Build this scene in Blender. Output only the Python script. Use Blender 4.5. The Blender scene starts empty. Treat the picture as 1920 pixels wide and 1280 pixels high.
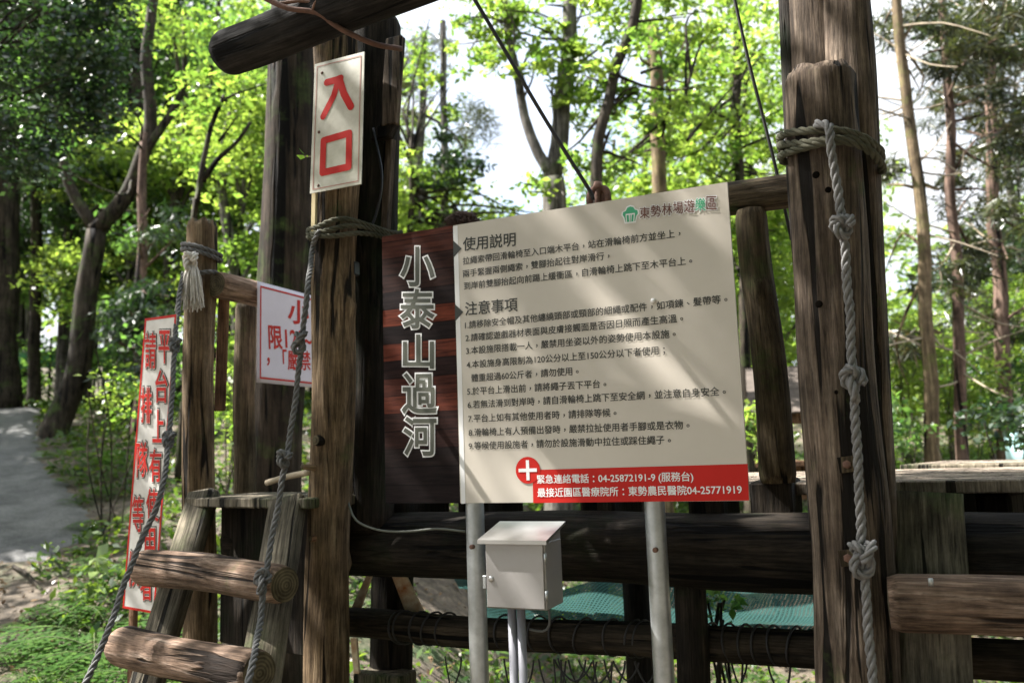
import bpy, math, random
import numpy as np
from mathutils import Vector, Matrix, noise
from math import sin, cos, pi, radians, sqrt, atan2, floor
R = random.Random(11)
NR = np.random.default_rng(5)
SC = bpy.context.scene
COL = SC.collection

# ------------------------------------------------------------------ camera
F = 1557.0                                   # focal length in photo pixels (1920 wide)
PITCH, ROLL = 0.13214, 0.03451
CAM = np.array([0.0, 0.0, 1.5])
_f = np.array([0, cos(PITCH), sin(PITCH)]); _r = np.array([1.0, 0, 0]); _u = np.cross(_r, _f)
CR = cos(ROLL) * _r - sin(ROLL) * _u
CU = sin(ROLL) * _r + cos(ROLL) * _u
cd = bpy.data.cameras.new('camera'); cam = bpy.data.objects.new('camera', cd); COL.objects.link(cam)
cd.sensor_width = 36; cd.lens = F / 1920 * 36; cd.clip_start = .05; cd.clip_end = 2000
m = Matrix.Identity(4)
for i in range(3):
    m[i][0] = CR[i]; m[i][1] = CU[i]; m[i][2] = -_f[i]; m[i][3] = CAM[i]
cam.matrix_world = m
cd.dof.use_dof = True; cd.dof.focus_distance = 2.42; cd.dof.aperture_fstop = 2.8; cd.dof.aperture_blades = 7
SC.camera = cam

# ------------------------------------------------------------------ light
SUN = np.array([-.62, .10, .80]); SUN /= np.linalg.norm(SUN)
w = bpy.data.worlds.new('World'); SC.world = w; w.use_nodes = True
nt = w.node_tree; nt.nodes.clear()
sky = nt.nodes.new('ShaderNodeTexSky'); sky.sky_type = 'NISHITA'; sky.sun_disc = False
sky.sun_elevation = math.asin(SUN[2]); sky.sun_rotation = atan2(SUN[0], SUN[1])
sky.dust_density = 2.5; sky.air_density = 1.0; sky.ozone_density = 1.0
bg = nt.nodes.new('ShaderNodeBackground'); bg.inputs[1].default_value = .11
wo = nt.nodes.new('ShaderNodeOutputWorld')
tcw = nt.nodes.new('ShaderNodeTexCoord'); cn = nt.nodes.new('ShaderNodeTexNoise'); cn.inputs['Scale'].default_value = 2.2; cn.inputs['Detail'].default_value = 8; nt.links.new(tcw.outputs['Generated'], cn.inputs[0])
cr_ = nt.nodes.new('ShaderNodeValToRGB'); cr_.color_ramp.elements[0].position = .36; cr_.color_ramp.elements[1].position = .56; nt.links.new(cn.outputs[0], cr_.inputs[0])
cmx = nt.nodes.new('ShaderNodeMix'); cmx.data_type = 'RGBA'; cmx.inputs[7].default_value = (2.9, 3.0, 3.15, 1); nt.links.new(cr_.outputs[0], cmx.inputs[0]); nt.links.new(sky.outputs[0], cmx.inputs[6])
nt.links.new(cmx.outputs[2], bg.inputs[0]); nt.links.new(bg.outputs[0], wo.inputs[0])
sd = bpy.data.lights.new('sun', 'SUN'); sd.energy = 5.0; sd.angle = radians(.53); sd.color = (1, .965, .92)
so = bpy.data.objects.new('sun', sd); COL.objects.link(so)
so.rotation_euler = Vector(SUN).to_track_quat('Z', 'Y').to_euler()
SC.view_settings.view_transform = 'Standard'; SC.view_settings.look = 'None'
SC.view_settings.exposure = 2.2; SC.view_settings.gamma = 1
SC.render.engine = 'CYCLES'
SC.cycles.max_bounces = 8; SC.cycles.transparent_max_bounces = 12
SC.cycles.sample_clamp_indirect = 6

# ------------------------------------------------------------------ picture helpers: a pixel of the photo and a distance give a point
def ray(px, py):
    return _f + CR * ((px - 960) / F) - CU * ((py - 640) / F)
def P(px, py, d): return CAM + ray(px, py) * d
def PY(px, py, Y):
    r = ray(px, py); return CAM + r * (Y / r[1])
def PZ(px, py, z):
    r = ray(px, py); return CAM + r * ((z - 1.5) / r[2])
YAW = .41428
U = np.array([cos(YAW), -sin(YAW), 0]); N = np.array([sin(YAW), cos(YAW), 0]); ZZ = np.array([0, 0, 1.0])
O = np.array([-.43376, 2.77534, 1.34612]); D0 = float(N @ O)     # lower left corner of the board
def PB(px, py, off=0.0):
    r = ray(px, py); return CAM + r * ((D0 + off - N @ CAM) / (N @ r))

# ------------------------------------------------------------------ object helpers
WORLD = {}
def link(o, parent=None, M=None):
    M = M or Matrix.Identity(4)
    COL.objects.link(o)
    if parent is not None:
        o.parent = parent
        o.matrix_basis = WORLD[parent.name].inverted() @ M
    else:
        o.matrix_basis = M
    WORLD[o.name] = M
    return o
def tag(o, label, cat, group=None):
    o['label'] = label; o['category'] = cat
    if group: o['group'] = group
    return o
def thing(name, loc, label, cat, group=None):
    o = bpy.data.objects.new(name, None); o.empty_display_size = .1
    link(o, None, Matrix.Translation(Vector(loc)))
    return tag(o, label, cat, group)
def kind(o, k): o['kind'] = k; return o
def mk(name, verts, faces, mat, parent=None, M=None, smooth=True):
    me = bpy.data.meshes.new(name)
    me.from_pydata([tuple(v) for v in verts], [], faces)
    mats = mat if isinstance(mat, (list, tuple)) else [mat]
    for q in mats: me.materials.append(q)
    if smooth: me.polygons.foreach_set('use_smooth', [True] * len(me.polygons))
    me.update()
    return link(bpy.data.objects.new(name, me), parent, M)
def world_mesh(name, verts, faces, mat, parent=None, smooth=True):
    v = np.asarray(verts, float); c = v.mean(0) if parent is None else np.array(WORLD[parent.name].translation)
    return mk(name, v - c, faces, mat, parent, Matrix.Translation(Vector(c)), smooth)
class G:                                          # collects shapes into one mesh
    def __init__(s): s.v = []; s.f = []
    def add(s, v, f):
        n = len(s.v); s.v += [tuple(x) for x in v]; s.f += [tuple(i + n for i in q) for q in f]
    def box(s, c, ax, ay, az, bev=0):
        c = np.array(c, float); ax, ay, az = [np.array(a, float) for a in (ax, ay, az)]
        if bev:
            v = []
            for sx in (-1, 1):
                for sy in (-1, 1):
                    for sz in (-1, 1):
                        lx, ly, lz = [np.linalg.norm(a) for a in (ax, ay, az)]
                        for k in range(3):
                            fx = 1 - (bev / lx if k != 0 else 0); fy = 1 - (bev / ly if k != 1 else 0); fz = 1 - (bev / lz if k != 2 else 0)
                            v.append(c + ax * sx * fx + ay * sy * fy + az * sz * fz)
            v = np.array(v)
            import bmesh
            bm = bmesh.new()
            for p in v: bm.verts.new(p)
            bmesh.ops.convex_hull(bm, input=bm.verts)
            bmesh.ops.dissolve_limit(bm, angle_limit=.01, verts=bm.verts, edges=bm.edges)
            bm.verts.index_update()
            s.add([tuple(q.co) for q in bm.verts], [[q.index for q in fc.verts] for fc in bm.faces]); bm.free()
            return
        v = [c + ax * a + ay * b + az * d for a in (-1, 1) for b in (-1, 1) for d in (-1, 1)]
        s.add(v, [(0, 1, 3, 2), (4, 6, 7, 5), (0, 4, 5, 1), (2, 3, 7, 6), (0, 2, 6, 4), (1, 5, 7, 3)])
    def tube(s, pts, rad, seg=8, cap=True):
        v, f = tube_data(pts, rad, seg, cap); s.add(v, f)
    def build(s, name, mat, parent=None, smooth=True): return world_mesh(name, s.v, s.f, mat, parent, smooth)
def frames(p):
    p = np.asarray(p, float); t = np.gradient(p, axis=0); t /= np.linalg.norm(t, axis=1)[:, None] + 1e-12
    a = np.array([0, 0, 1.0]) if abs(t[0][2]) < .9 else np.array([1.0, 0, 0])
    n = a - t[0] * (a @ t[0]); n /= np.linalg.norm(n); ns = [n]
    for i in range(1, len(p)):
        n = n - t[i] * (n @ t[i]); n = n / (np.linalg.norm(n) + 1e-12); ns.append(n)
    ns = np.array(ns); return t, ns, np.cross(t, ns)
def tube_data(pts, rad, seg=8, cap=True):
    p = np.asarray(pts, float); n = len(p)
    rad = np.broadcast_to(np.asarray(rad, float), (n,))
    t, a, b = frames(p); v = []
    th = np.arange(seg) * 2 * pi / seg
    for i in range(n):
        v += list(p[i] + rad[i] * (np.cos(th)[:, None] * a[i] + np.sin(th)[:, None] * b[i]))
    f = [(i * seg + j, i * seg + (j + 1) % seg, (i + 1) * seg + (j + 1) % seg, (i + 1) * seg + j) for i in range(n - 1) for j in range(seg)]
    if cap:
        f.append(tuple(range(seg))[::-1]); f.append(tuple(range((n - 1) * seg, n * seg)))
    return v, f
def spline(pts, step):
    p = np.asarray(pts, float); q = np.vstack([2 * p[0] - p[1], p, 2 * p[-1] - p[-2]]); out = []
    for i in range(1, len(q) - 2):
        L = np.linalg.norm(q[i + 1] - q[i]); k = max(2, int(L / step))
        for s in np.linspace(0, 1, k, endpoint=False):
            out.append(.5 * ((2 * q[i]) + (-q[i - 1] + q[i + 1]) * s + (2 * q[i - 1] - 5 * q[i] + 4 * q[i + 1] - q[i + 2]) * s * s + (-q[i - 1] + 3 * q[i] - 3 * q[i + 1] + q[i + 2]) * s ** 3))
    out.append(p[-1]); return np.array(out)

# ------------------------------------------------------------------ materials
def mat(name):
    q = bpy.data.materials.new(name); q.use_nodes = True; t = q.node_tree; t.nodes.clear()
    out = t.nodes.new('ShaderNodeOutputMaterial')
    def nd(kind, **kw):
        n = t.nodes.new(kind)
        for k, v in kw.items():
            if k.startswith('i_'): n.inputs[k[2:].replace('_', ' ')].default_value = v
            else: setattr(n, k, v)
        return n
    return q, t, nd, out
def rgb(c): return (c[0], c[1], c[2], 1)
def ramp(nd, stops, interp='LINEAR'):
    r = nd('ShaderNodeValToRGB'); e = r.color_ramp.elements; r.color_ramp.interpolation = interp
    while len(e) < len(stops): e.new(.5)
    for q, (p, c) in zip(e, stops): q.position = p; q.color = rgb(c) if len(c) == 3 else c
    return r
def wood(name, dark, mid, light, moss=0.0, scale=1.0, rough=.85, bump=.8, mossc=(.05, .075, .02), crack=.595):
    q, t, nd, out = mat(name); L = t.links.new
    tc = nd('ShaderNodeTexCoord'); oi = nd('ShaderNodeObjectInfo')
    sc = nd('ShaderNodeVectorMath', operation='SCALE'); sc.inputs[3].default_value = 37.0
    cb = nd('ShaderNodeCombineXYZ'); L(oi.outputs['Random'], cb.inputs[0]); L(oi.outputs['Random'], cb.inputs[2]); L(cb.outputs[0], sc.inputs[0])
    ad = nd('ShaderNodeVectorMath', operation='ADD'); L(tc.outputs['Object'], ad.inputs[0]); L(sc.outputs[0], ad.inputs[1])
    mp = nd('ShaderNodeMapping'); mp.inputs['Scale'].default_value = (30 * scale, 30 * scale, 2.3 * scale); L(ad.outputs[0], mp.inputs[0])
    g = nd('ShaderNodeTexNoise', i_Scale=1.6, i_Detail=8.0, i_Roughness=.65); L(mp.outputs[0], g.inputs[0])
    mp2 = nd('ShaderNodeMapping'); mp2.inputs['Scale'].default_value = (24 * scale, 24 * scale, 1.3 * scale); L(ad.outputs[0], mp2.inputs[0])
    c = nd('ShaderNodeTexNoise', i_Scale=1.0, i_Detail=3.0); c.inputs['Distortion'].default_value = .6; L(mp2.outputs[0], c.inputs[0])
    bl = nd('ShaderNodeTexNoise', i_Scale=3.6, i_Detail=7.0, i_Roughness=.68); L(ad.outputs[0], bl.inputs[0])
    cr = ramp(nd, [(.28, dark), (.5, mid), (.74, light)]); L(g.outputs[0], cr.inputs[0])
    bm = nd('ShaderNodeMix', data_type='RGBA', blend_type='MULTIPLY'); bm.inputs[0].default_value = .75
    br = ramp(nd, [(.32, (.22, .2, .18)), (.5, (.8, .77, .74)), (.66, (1.45, 1.38, 1.32))]); L(bl.outputs[0], br.inputs[0])
    L(cr.outputs[0], bm.inputs[6]); L(br.outputs[0], bm.inputs[7])
    ck = ramp(nd, [(crack, (0, 0, 0)), (crack + .035, (1, 1, 1))]); L(c.outputs[0], ck.inputs[0])
    cm = nd('ShaderNodeMix', data_type='RGBA'); cm.inputs[7].default_value = rgb([x * .25 for x in dark]); L(ck.outputs[0], cm.inputs[0]); L(bm.outputs[2], cm.inputs[6])
    col = cm.outputs[2]
    if moss:
        mn = nd('ShaderNodeTexNoise', i_Scale=3.5, i_Detail=6.0, i_Roughness=.7); L(ad.outputs[0], mn.inputs[0])
        mr = ramp(nd, [(.62 - moss * .3, (0, 0, 0)), (.78 - moss * .2, (1, 1, 1))]); L(mn.outputs[0], mr.inputs[0])
        mm = nd('ShaderNodeMix', data_type='RGBA'); mm.inputs[7].default_value = rgb(mossc); L(mr.outputs[0], mm.inputs[0]); L(col, mm.inputs[6]); col = mm.outputs[2]
    mp3 = nd('ShaderNodeMapping'); mp3.inputs['Scale'].default_value = (140 * scale, 140 * scale, 9 * scale); L(ad.outputs[0], mp3.inputs[0])
    f2 = nd('ShaderNodeTexNoise', i_Scale=1.0, i_Detail=5.0, i_Roughness=.7); L(mp3.outputs[0], f2.inputs[0]); fr2 = ramp(nd, [(.34, (.30, .29, .28)), (.5, (.95, .95, .95)), (.7, (1.5, 1.48, 1.45))]); L(f2.outputs[0], fr2.inputs[0])
    fm = nd('ShaderNodeMix', data_type='RGBA', blend_type='MULTIPLY'); fm.inputs[0].default_value = .85; L(col, fm.inputs[6]); L(fr2.outputs[0], fm.inputs[7]); col = fm.outputs[2]
    h = nd('ShaderNodeMath', operation='SUBTRACT'); L(g.outputs[0], h.inputs[0]); L(ck.outputs[0], h.inputs[1])
    b = nd('ShaderNodeBump'); b.inputs['Strength'].default_value = bump; b.inputs['Distance'].default_value = .012; L(h.outputs[0], b.inputs['Height'])
    p = nd('ShaderNodeBsdfPrincipled'); p.inputs['Roughness'].default_value = rough; p.inputs['Specular IOR Level'].default_value = .15
    L(col, p.inputs['Base Color']); L(b.outputs[0], p.inputs['Normal']); L(p.outputs[0], out.inputs[0])
    return q
def plain(name, c, rough=.5, metal=0, var=.15, vs=8, bump=0, bs=60, spec=.5, c2=None):
    q, t, nd, out = mat(name); L = t.links.new
    tc = nd('ShaderNodeTexCoord'); n = nd('ShaderNodeTexNoise', i_Scale=float(vs), i_Detail=6.0, i_Roughness=.65); L(tc.outputs['Object'], n.inputs[0])
    lo = c2 or [x * (1 - var) for x in c]
    r = ramp(nd, [(.3, lo), (.7, [min(1, x * (1 + var * .4)) for x in c])]); L(n.outputs[0], r.inputs[0])
    p = nd('ShaderNodeBsdfPrincipled'); p.inputs['Roughness'].default_value = rough; p.inputs['Metallic'].default_value = metal
    p.inputs['Specular IOR Level'].default_value = spec
    L(r.outputs[0], p.inputs['Base Color'])
    if bump:
        n2 = nd('ShaderNodeTexNoise', i_Scale=float(bs), i_Detail=4.0); L(tc.outputs['Object'], n2.inputs[0])
        b = nd('ShaderNodeBump'); b.inputs['Strength'].default_value = bump; b.inputs['Distance'].default_value = .004; L(n2.outputs[0], b.inputs['Height']); L(b.outputs[0], p.inputs['Normal'])
    L(p.outputs[0], out.inputs[0]); return q
def leafmat(name, cols, trans=.45, tcol=None, gloss=.06):
    q, t, nd, out = mat(name); L = t.links.new
    at = nd('ShaderNodeAttribute', attribute_name='rnd')
    k = len(cols); r = ramp(nd, [(i / (k - 1), c) for i, c in enumerate(cols)]); L(at.outputs['Fac'], r.inputs[0])
    d = nd('ShaderNodeBsdfDiffuse'); L(r.outputs[0], d.inputs[0])
    tr = nd('ShaderNodeBsdfTranslucent')
    mx = nd('ShaderNodeMix', data_type='RGBA', blend_type='MULTIPLY'); mx.inputs[0].default_value = 1; L(r.outputs[0], mx.inputs[6]); mx.inputs[7].default_value = rgb(tcol or (2.6, 2.3, .9)); L(mx.outputs[2], tr.inputs[0])
    s = nd('ShaderNodeMixShader'); s.inputs[0].default_value = trans; L(d.outputs[0], s.inputs[1]); L(tr.outputs[0], s.inputs[2])
    gl = nd('ShaderNodeBsdfGlossy'); gl.inputs['Roughness'].default_value = .35; gl.inputs[0].default_value = (1, 1, 1, 1)
    s2 = nd('ShaderNodeMixShader'); s2.inputs[0].default_value = gloss; L(s.outputs[0], s2.inputs[1]); L(gl.outputs[0], s2.inputs[2])
    L(s2.outputs[0], out.inputs[0]); return q

W_POLE = wood('weathered brown log', (.045, .031, .018), (.15, .105, .062), (.30, .23, .15), moss=.12)
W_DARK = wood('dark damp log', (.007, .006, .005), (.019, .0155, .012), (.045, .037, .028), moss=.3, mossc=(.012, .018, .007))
W_PILLAR = wood('grey brown cracked log', (.032, .024, .017), (.105, .08, .06), (.24, .195, .152), moss=.1, crack=.58)
W_RUNG = wood('worn reddish log', (.06, .04, .029), (.2, .138, .1), (.42, .33, .265), moss=.06)
W_PLANK = wood('grey split plank', (.05, .045, .034), (.13, .115, .085), (.24, .215, .165), moss=.3, mossc=(.06, .08, .03))
W_DECK = wood('pale deck board', (.11, .09, .07), (.27, .225, .18), (.42, .37, .31), moss=.1)
W_RED = wood('reddish plank', (.08, .045, .028), (.2, .115, .07), (.3, .2, .13))
W_RAIL = wood('mossy rail log', (.03, .023, .014), (.085, .066, .041), (.17, .138, .088), moss=.25)
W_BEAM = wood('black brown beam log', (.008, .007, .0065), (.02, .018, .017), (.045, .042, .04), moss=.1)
def end_mat():
    q, t, nd, out = mat('log end grain'); L = t.links.new; tc = nd('ShaderNodeTexCoord')
    wv = nd('ShaderNodeTexWave', wave_type='RINGS', rings_direction='Z', i_Scale=32.0, i_Distortion=2.5); wv.inputs['Detail'].default_value = 3; wv.inputs['Detail Scale'].default_value = .6; L(tc.outputs['Object'], wv.inputs[0])
    n = nd('ShaderNodeTexNoise', i_Scale=26.0, i_Detail=6.0); L(tc.outputs['Object'], n.inputs[0])
    r = ramp(nd, [(.1, (.075, .06, .037)), (.6, (.105, .086, .054)), (1, (.135, .112, .07))]); L(wv.outputs['Fac'], r.inputs[0]); nr = ramp(nd, [(.35, (.3, .3, .26)), (.65, (1.1, 1.1, 1.05))]); L(n.outputs[0], nr.inputs[0])
    m = nd('ShaderNodeMix', data_type='RGBA', blend_type='MULTIPLY'); m.inputs[0].default_value = .9; L(r.outputs[0], m.inputs[6]); L(nr.outputs[0], m.inputs[7])
    p = nd('ShaderNodeBsdfPrincipled'); p.inputs['Roughness'].default_value = .9; p.inputs['Specular IOR Level'].default_value = .2; L(m.outputs[2], p.inputs['Base Color']); L(p.outputs[0], out.inputs[0]); return q
W_END = end_mat()
BARK = wood('grey brown bark', (.014, .011, .008), (.04, .033, .024), (.08, .068, .052), moss=.3, scale=.35, bump=.9)
BARK_G = wood('pale grey bark', (.05, .046, .04), (.12, .112, .1), (.21, .2, .185), moss=.2, scale=.3)
BARK_Y = wood('tawny pine bark', (.06, .045, .03), (.16, .12, .075), (.27, .22, .13), moss=.35, mossc=(.12, .13, .04), scale=.3)
BARK_B = wood('red brown pine bark', (.05, .035, .028), (.14, .095, .075), (.24, .175, .14), scale=.3)
TWIG = plain('bare twig', (.33, .27, .19), .9, var=.4)
ROPE = plain('weathered grey rope', (.20, .195, .19), .95, var=.35, vs=60, bump=.5, bs=300, spec=.15)
ROPE_D = plain('dark rope', (.15, .148, .145), .95, var=.35, vs=60, bump=.5, bs=300, spec=.15)
ROPE_M = plain('mossy rope', (.10, .095, .07), .95, var=.5, vs=14, bump=.5, bs=300, c2=(.042, .045, .028), spec=.15)
ROPE_W = plain('frayed white rope', (.62, .58, .52), .95, var=.3, vs=60, spec=.15)
BLACK = plain('black plastic', (.012, .014, .02), .4)
HOLE_SHADE = plain('hole shade black', (.006, .005, .004), 1, spec=0)
WIRE = plain('dark wire', (.022, .02, .02), .6)
RUST = plain('rusty iron', (.17, .09, .06), .85, var=.5, vs=40, bump=.5, c2=(.07, .035, .025))
STEEL = plain('galvanised steel', (.50, .52, .52), .42, metal=.75, var=.28, vs=22)
STEEL_BOX = plain('brushed steel sheet', (.37, .35, .335), .5, metal=.45, var=.14, vs=4)
STEEL_LID = plain('bright steel sheet', (.5, .49, .475), .33, metal=.85, var=.15, vs=5)
PIPE = plain('grey plastic conduit', (.27, .27, .30), .5)
CREAM = plain('cream printed sheet', (.57, .515, .44), .42, var=.08, vs=2.2)
WHITE = plain('white print', (.78, .77, .76), .5, var=.04)
INK = plain('dark olive ink', (.028, .028, .021), .5)
INK_H = plain('olive title ink', (.075, .078, .055), .5)
RED = plain('red print', (.52, .018, .012), .5, var=.08, spec=.2)
GREEN_INK = plain('green print', (.05, .38, .19), .5)
BROWN_INK = plain('brown print', (.14, .05, .03), .5)
CLOTH = plain('white lilac sheet', (.72, .66, .74), .6, var=.08, vs=6, bump=.15, bs=9)
ALU = plain('stained aluminium plate', (.60, .58, .50), .55, var=.28, vs=9, c2=(.40, .39, .30))
BANNER = plain('weathered banner sheet', (.70, .68, .64), .55, var=.2, vs=10)
PAINT_RUST = plain('rust stained white paint', (.75, .70, .5), .7, var=.3, vs=16, c2=(.42, .14, .03))
SOILC = None

# ------------------------------------------------------------------ the ground
def sstep(a, b, x):
    t = np.clip((x - a) / (b - a), 0, 1); return t * t * (3 - 2 * t)
def hgt(x, y):
    x = np.asarray(x, float); y = np.asarray(y, float)
    left = sstep(1.0, -1.6, x + .10 * np.maximum(y - 3, 0) * 0)
    h = left * (.2 * np.clip(y - 4, 0, 14) + .07 * np.clip(y - 18, 0, 60))
    h = h - (1 - left) * .75 * sstep(3.2, 5.0, y) * sstep(13, 7.5, y)
    h = h + (1 - left) * .05 * np.maximum(y - 9, 0) * sstep(140, 40, y)
    h = h + .10 * np.maximum(np.hypot(x, y) - 34, 0) * sstep(150, 60, np.hypot(x, y))
    h = h + .03 * np.sin(x * 2.1 + .7) * np.cos(y * 1.7) + .012 * np.sin(x * 6.3 + y * 4.1)
    return h
def H(x, y): return float(hgt(x, y))
def ground_hit(px, py, dmax=70):
    r = ray(px, py); d = 2.0
    while d < dmax:
        q = CAM + r * d
        if q[2] < H(q[0], q[1]): return q
        d += .04
    return CAM + r * dmax
def axis(lo, hi, n, c, k=2.4):
    t = np.linspace(-1, 1, n); s = np.sign(t) * np.abs(t) ** k
    return np.where(s < 0, c + s * (c - lo), c + s * (hi - c))
gx = axis(-260, 260, 150, -1.0, 3.2); gy = axis(-200, 320, 170, 5.0, 3.0)
X, Y = np.meshgrid(gx, gy); Zg = hgt(X, Y)
nx = len(gx); gv = np.stack([X.ravel(), Y.ravel(), Zg.ravel()], 1)
gf = [(j * nx + i, j * nx + i + 1, (j + 1) * nx + i + 1, (j + 1) * nx + i) for j in range(len(gy) - 1) for i in range(nx - 1)]
def ground_mat():
    q, t, nd, out = mat('leaf littered soil'); L = t.links.new
    tc = nd('ShaderNodeTexCoord')
    n = nd('ShaderNodeTexNoise', i_Scale=9.0, i_Detail=10.0, i_Roughness=.75); L(tc.outputs['Object'], n.inputs[0])
    r = ramp(nd, [(.3, (.03, .023, .016)), (.5, (.10, .078, .055)), (.68, (.22, .175, .125))]); L(n.outputs[0], r.inputs[0])
    g = nd('ShaderNodeTexNoise', i_Scale=1.1, i_Detail=6.0, i_Roughness=.7); L(tc.outputs['Object'], g.inputs[0])
    gr = ramp(nd, [(.52, (0, 0, 0)), (.66, (1, 1, 1))]); L(g.outputs[0], gr.inputs[0])
    mx = nd('ShaderNodeMix', data_type='RGBA'); L(gr.outputs[0], mx.inputs[0]); L(r.outputs[0], mx.inputs[6]); mx.inputs[7].default_value = (.035, .06, .016, 1)
    b = nd('ShaderNodeBump'); b.inputs['Strength'].default_value = 1; b.inputs['Distance'].default_value = .03; L(n.outputs[0], b.inputs['Height'])
    p = nd('ShaderNodeBsdfPrincipled'); p.inputs['Roughness'].default_value = .95; L(mx.outputs[2], p.inputs['Base Color']); L(b.outputs[0], p.inputs['Normal']); L(p.outputs[0], out.inputs[0])
    return q
kind(mk('ground', gv, gf, ground_mat()), 'structure')
def path_mat():
    q, t, nd, out = mat('worn concrete path'); L = t.links.new
    tc = nd('ShaderNodeTexCoord')
    n = nd('ShaderNodeTexNoise', i_Scale=2.2, i_Detail=9.0, i_Roughness=.7); L(tc.outputs['Object'], n.inputs[0])
    r = ramp(nd, [(.35, (.07, .069, .066)), (.52, (.125, .123, .118)), (.7, (.18, .177, .17))]); L(n.outputs[0], r.inputs[0])
    v = nd('ShaderNodeTexNoise', i_Scale=42.0, i_Detail=5.0, i_Roughness=.8); L(tc.outputs['Object'], v.inputs[0])
    vr = ramp(nd, [(.36, (.35, .33, .3)), (.5, (1, 1, 1)), (.66, (1.3, 1.27, 1.2))]); L(v.outputs[0], vr.inputs[0])
    mx = nd('ShaderNodeMix', data_type='RGBA', blend_type='MULTIPLY'); mx.inputs[0].default_value = .8; L(r.outputs[0], mx.inputs[6]); L(vr.outputs[0], mx.inputs[7])
    b = nd('ShaderNodeBump'); b.inputs['Strength'].default_value = .7; b.inputs['Distance'].default_value = .01; L(v.outputs[0], b.inputs['Height'])
    p = nd('ShaderNodeBsdfPrincipled'); p.inputs['Roughness'].default_value = .9; L(mx.outputs[2], p.inputs['Base Color']); L(b.outputs[0], p.inputs['Normal']); L(p.outputs[0], out.inputs[0])
    return q
edge = [ground_hit(*q) for q in [(100, 1062), (128, 1040), (160, 1003), (166, 965), (140, 930), (96, 885), (74, 845), (70, 810), (74, 785), (80, 768)]]
edge = np.array(edge)[:, :2]
es = spline(np.column_stack([edge, np.zeros(len(edge))]), .12)[:, :2]
tv = np.gradient(es, axis=0); tv /= np.linalg.norm(tv, axis=1)[:, None]
PATH_R = es.copy()
lft = np.column_stack([-np.ones(len(es)) * .99, np.zeros(len(es)) + .05])
ks = 14; pv = []; pf = []
for i, e in enumerate(es):
    wob = .05 * sin(i * .9) + .035 * sin(i * 2.3 + 1)
    for k in range(ks):
        q = e + lft[i] * (3.0 * k / (ks - 1) + (wob if k == 0 else 0)); pv.append((q[0], q[1], H(*q) + (0.0 if i == 0 else .055 if k else -.01)))
pf = [(i * ks + k, i * ks + k + 1, (i + 1) * ks + k + 1, (i + 1) * ks + k) for i in range(len(es) - 1) for k in range(ks - 1)]
kind(mk('path', pv, pf, path_mat()), 'structure')
def on_path(x, y):
    i = np.argmin(np.abs(PATH_R[:, 1] - y)); return PATH_R[i, 0] - 3.0 < x < PATH_R[i, 0] - .02 and PATH_R[0, 1] < y < PATH_R[-1, 1]

# ------------------------------------------------------------------ leaves
def leaf_arrays(C, size, wide, up=.35, droop=0.0, axis_dir=None):
    """one folded rhombus per leaf at each row of C"""
    n = len(C)
    d = NR.normal(size=(n, 3)); d[:, 2] *= .6; d[:, 2] -= droop
    if axis_dir is not None: d = d * .55 + axis_dir
    d /= np.linalg.norm(d, axis=1)[:, None]
    nn = NR.normal(size=(n, 3)); nn[:, 2] += up * 3
    nn -= d * np.sum(nn * d, 1)[:, None]; nn /= np.linalg.norm(nn, axis=1)[:, None] + 1e-9
    s = np.cross(d, nn); L = size * NR.uniform(.45, 1.45, n)[:, None]; W = L * wide
    v = np.empty((n, 4, 3))
    v[:, 0] = C; v[:, 1] = C + d * L * .45 + s * W * .5 + nn * W * .13; v[:, 2] = C + d * L - nn * L * .08; v[:, 3] = C + d * L * .45 - s * W * .5 + nn * W * .13
    return v.reshape(-1, 3)
def leaf_mesh(name, V, mat, parent=None, origin=None, rnd=None):
    n = len(V) // 4
    me = bpy.data.meshes.new(name)
    o0 = np.array(origin if origin is not None else (WORLD[parent.name].translation if parent is not None else V.mean(0)), float)
    me.vertices.add(n * 4); me.vertices.foreach_set('co', (V - o0).astype(np.float32).ravel())
    me.loops.add(n * 4); me.loops.foreach_set('vertex_index', np.arange(n * 4, dtype=np.int32))
    me.polygons.add(n); me.polygons.foreach_set('loop_start', np.arange(0, n * 4, 4, dtype=np.int32))
    me.update(calc_edges=True)
    a = me.attributes.new('rnd', 'FLOAT', 'FACE')
    a.data.foreach_set('value', (NR.random(n) if rnd is None else rnd).astype(np.float32))
    me.materials.append(mat)
    return link(bpy.data.objects.new(name, me), parent, Matrix.Translation(Vector(o0)))
def blob_points(c, r3, n, ncl, tight=.2):
    d = NR.normal(size=(ncl, 3)); d /= np.linalg.norm(d, axis=1)[:, None]
    k = d * (NR.random(ncl) ** (1 / 2.4))[:, None]
    wts = NR.random(ncl) ** 1.5 + .1; wts /= wts.sum()
    idx = NR.choice(ncl, n, p=wts); tone = NR.random(ncl)
    off = NR.normal(size=(n, 3)) * tight * np.array([1, 1, .55])
    return np.asarray(c) + (k[idx] + off) * np.asarray(r3), tone[idx]
L_BRIGHT = leafmat('sunny yellow green leaves', [(.045, .09, .018), (.10, .16, .028), (.18, .23, .045), (.07, .125, .022)], .58, (2.2, 2.35, 1.6), .03)
L_MID = leafmat('mid green leaves', [(.022, .055, .018), (.045, .09, .025), (.08, .13, .035), (.04, .085, .022)], .52, (2.1, 2.4, 1.4), .03)
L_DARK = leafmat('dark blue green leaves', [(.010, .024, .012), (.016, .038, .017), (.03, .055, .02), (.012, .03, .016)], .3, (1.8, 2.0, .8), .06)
L_OLIVE = leafmat('olive pine needles', [(.016, .024, .014), (.03, .042, .018), (.055, .068, .028), (.055, .042, .028)], .35, (2.0, 1.9, 1.0))
L_FERN = leafmat('fresh fern fronds', [(.03, .075, .016), (.055, .12, .024), (.09, .165, .035)], .5, (2.0, 2.2, 1.0), .03)
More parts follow.
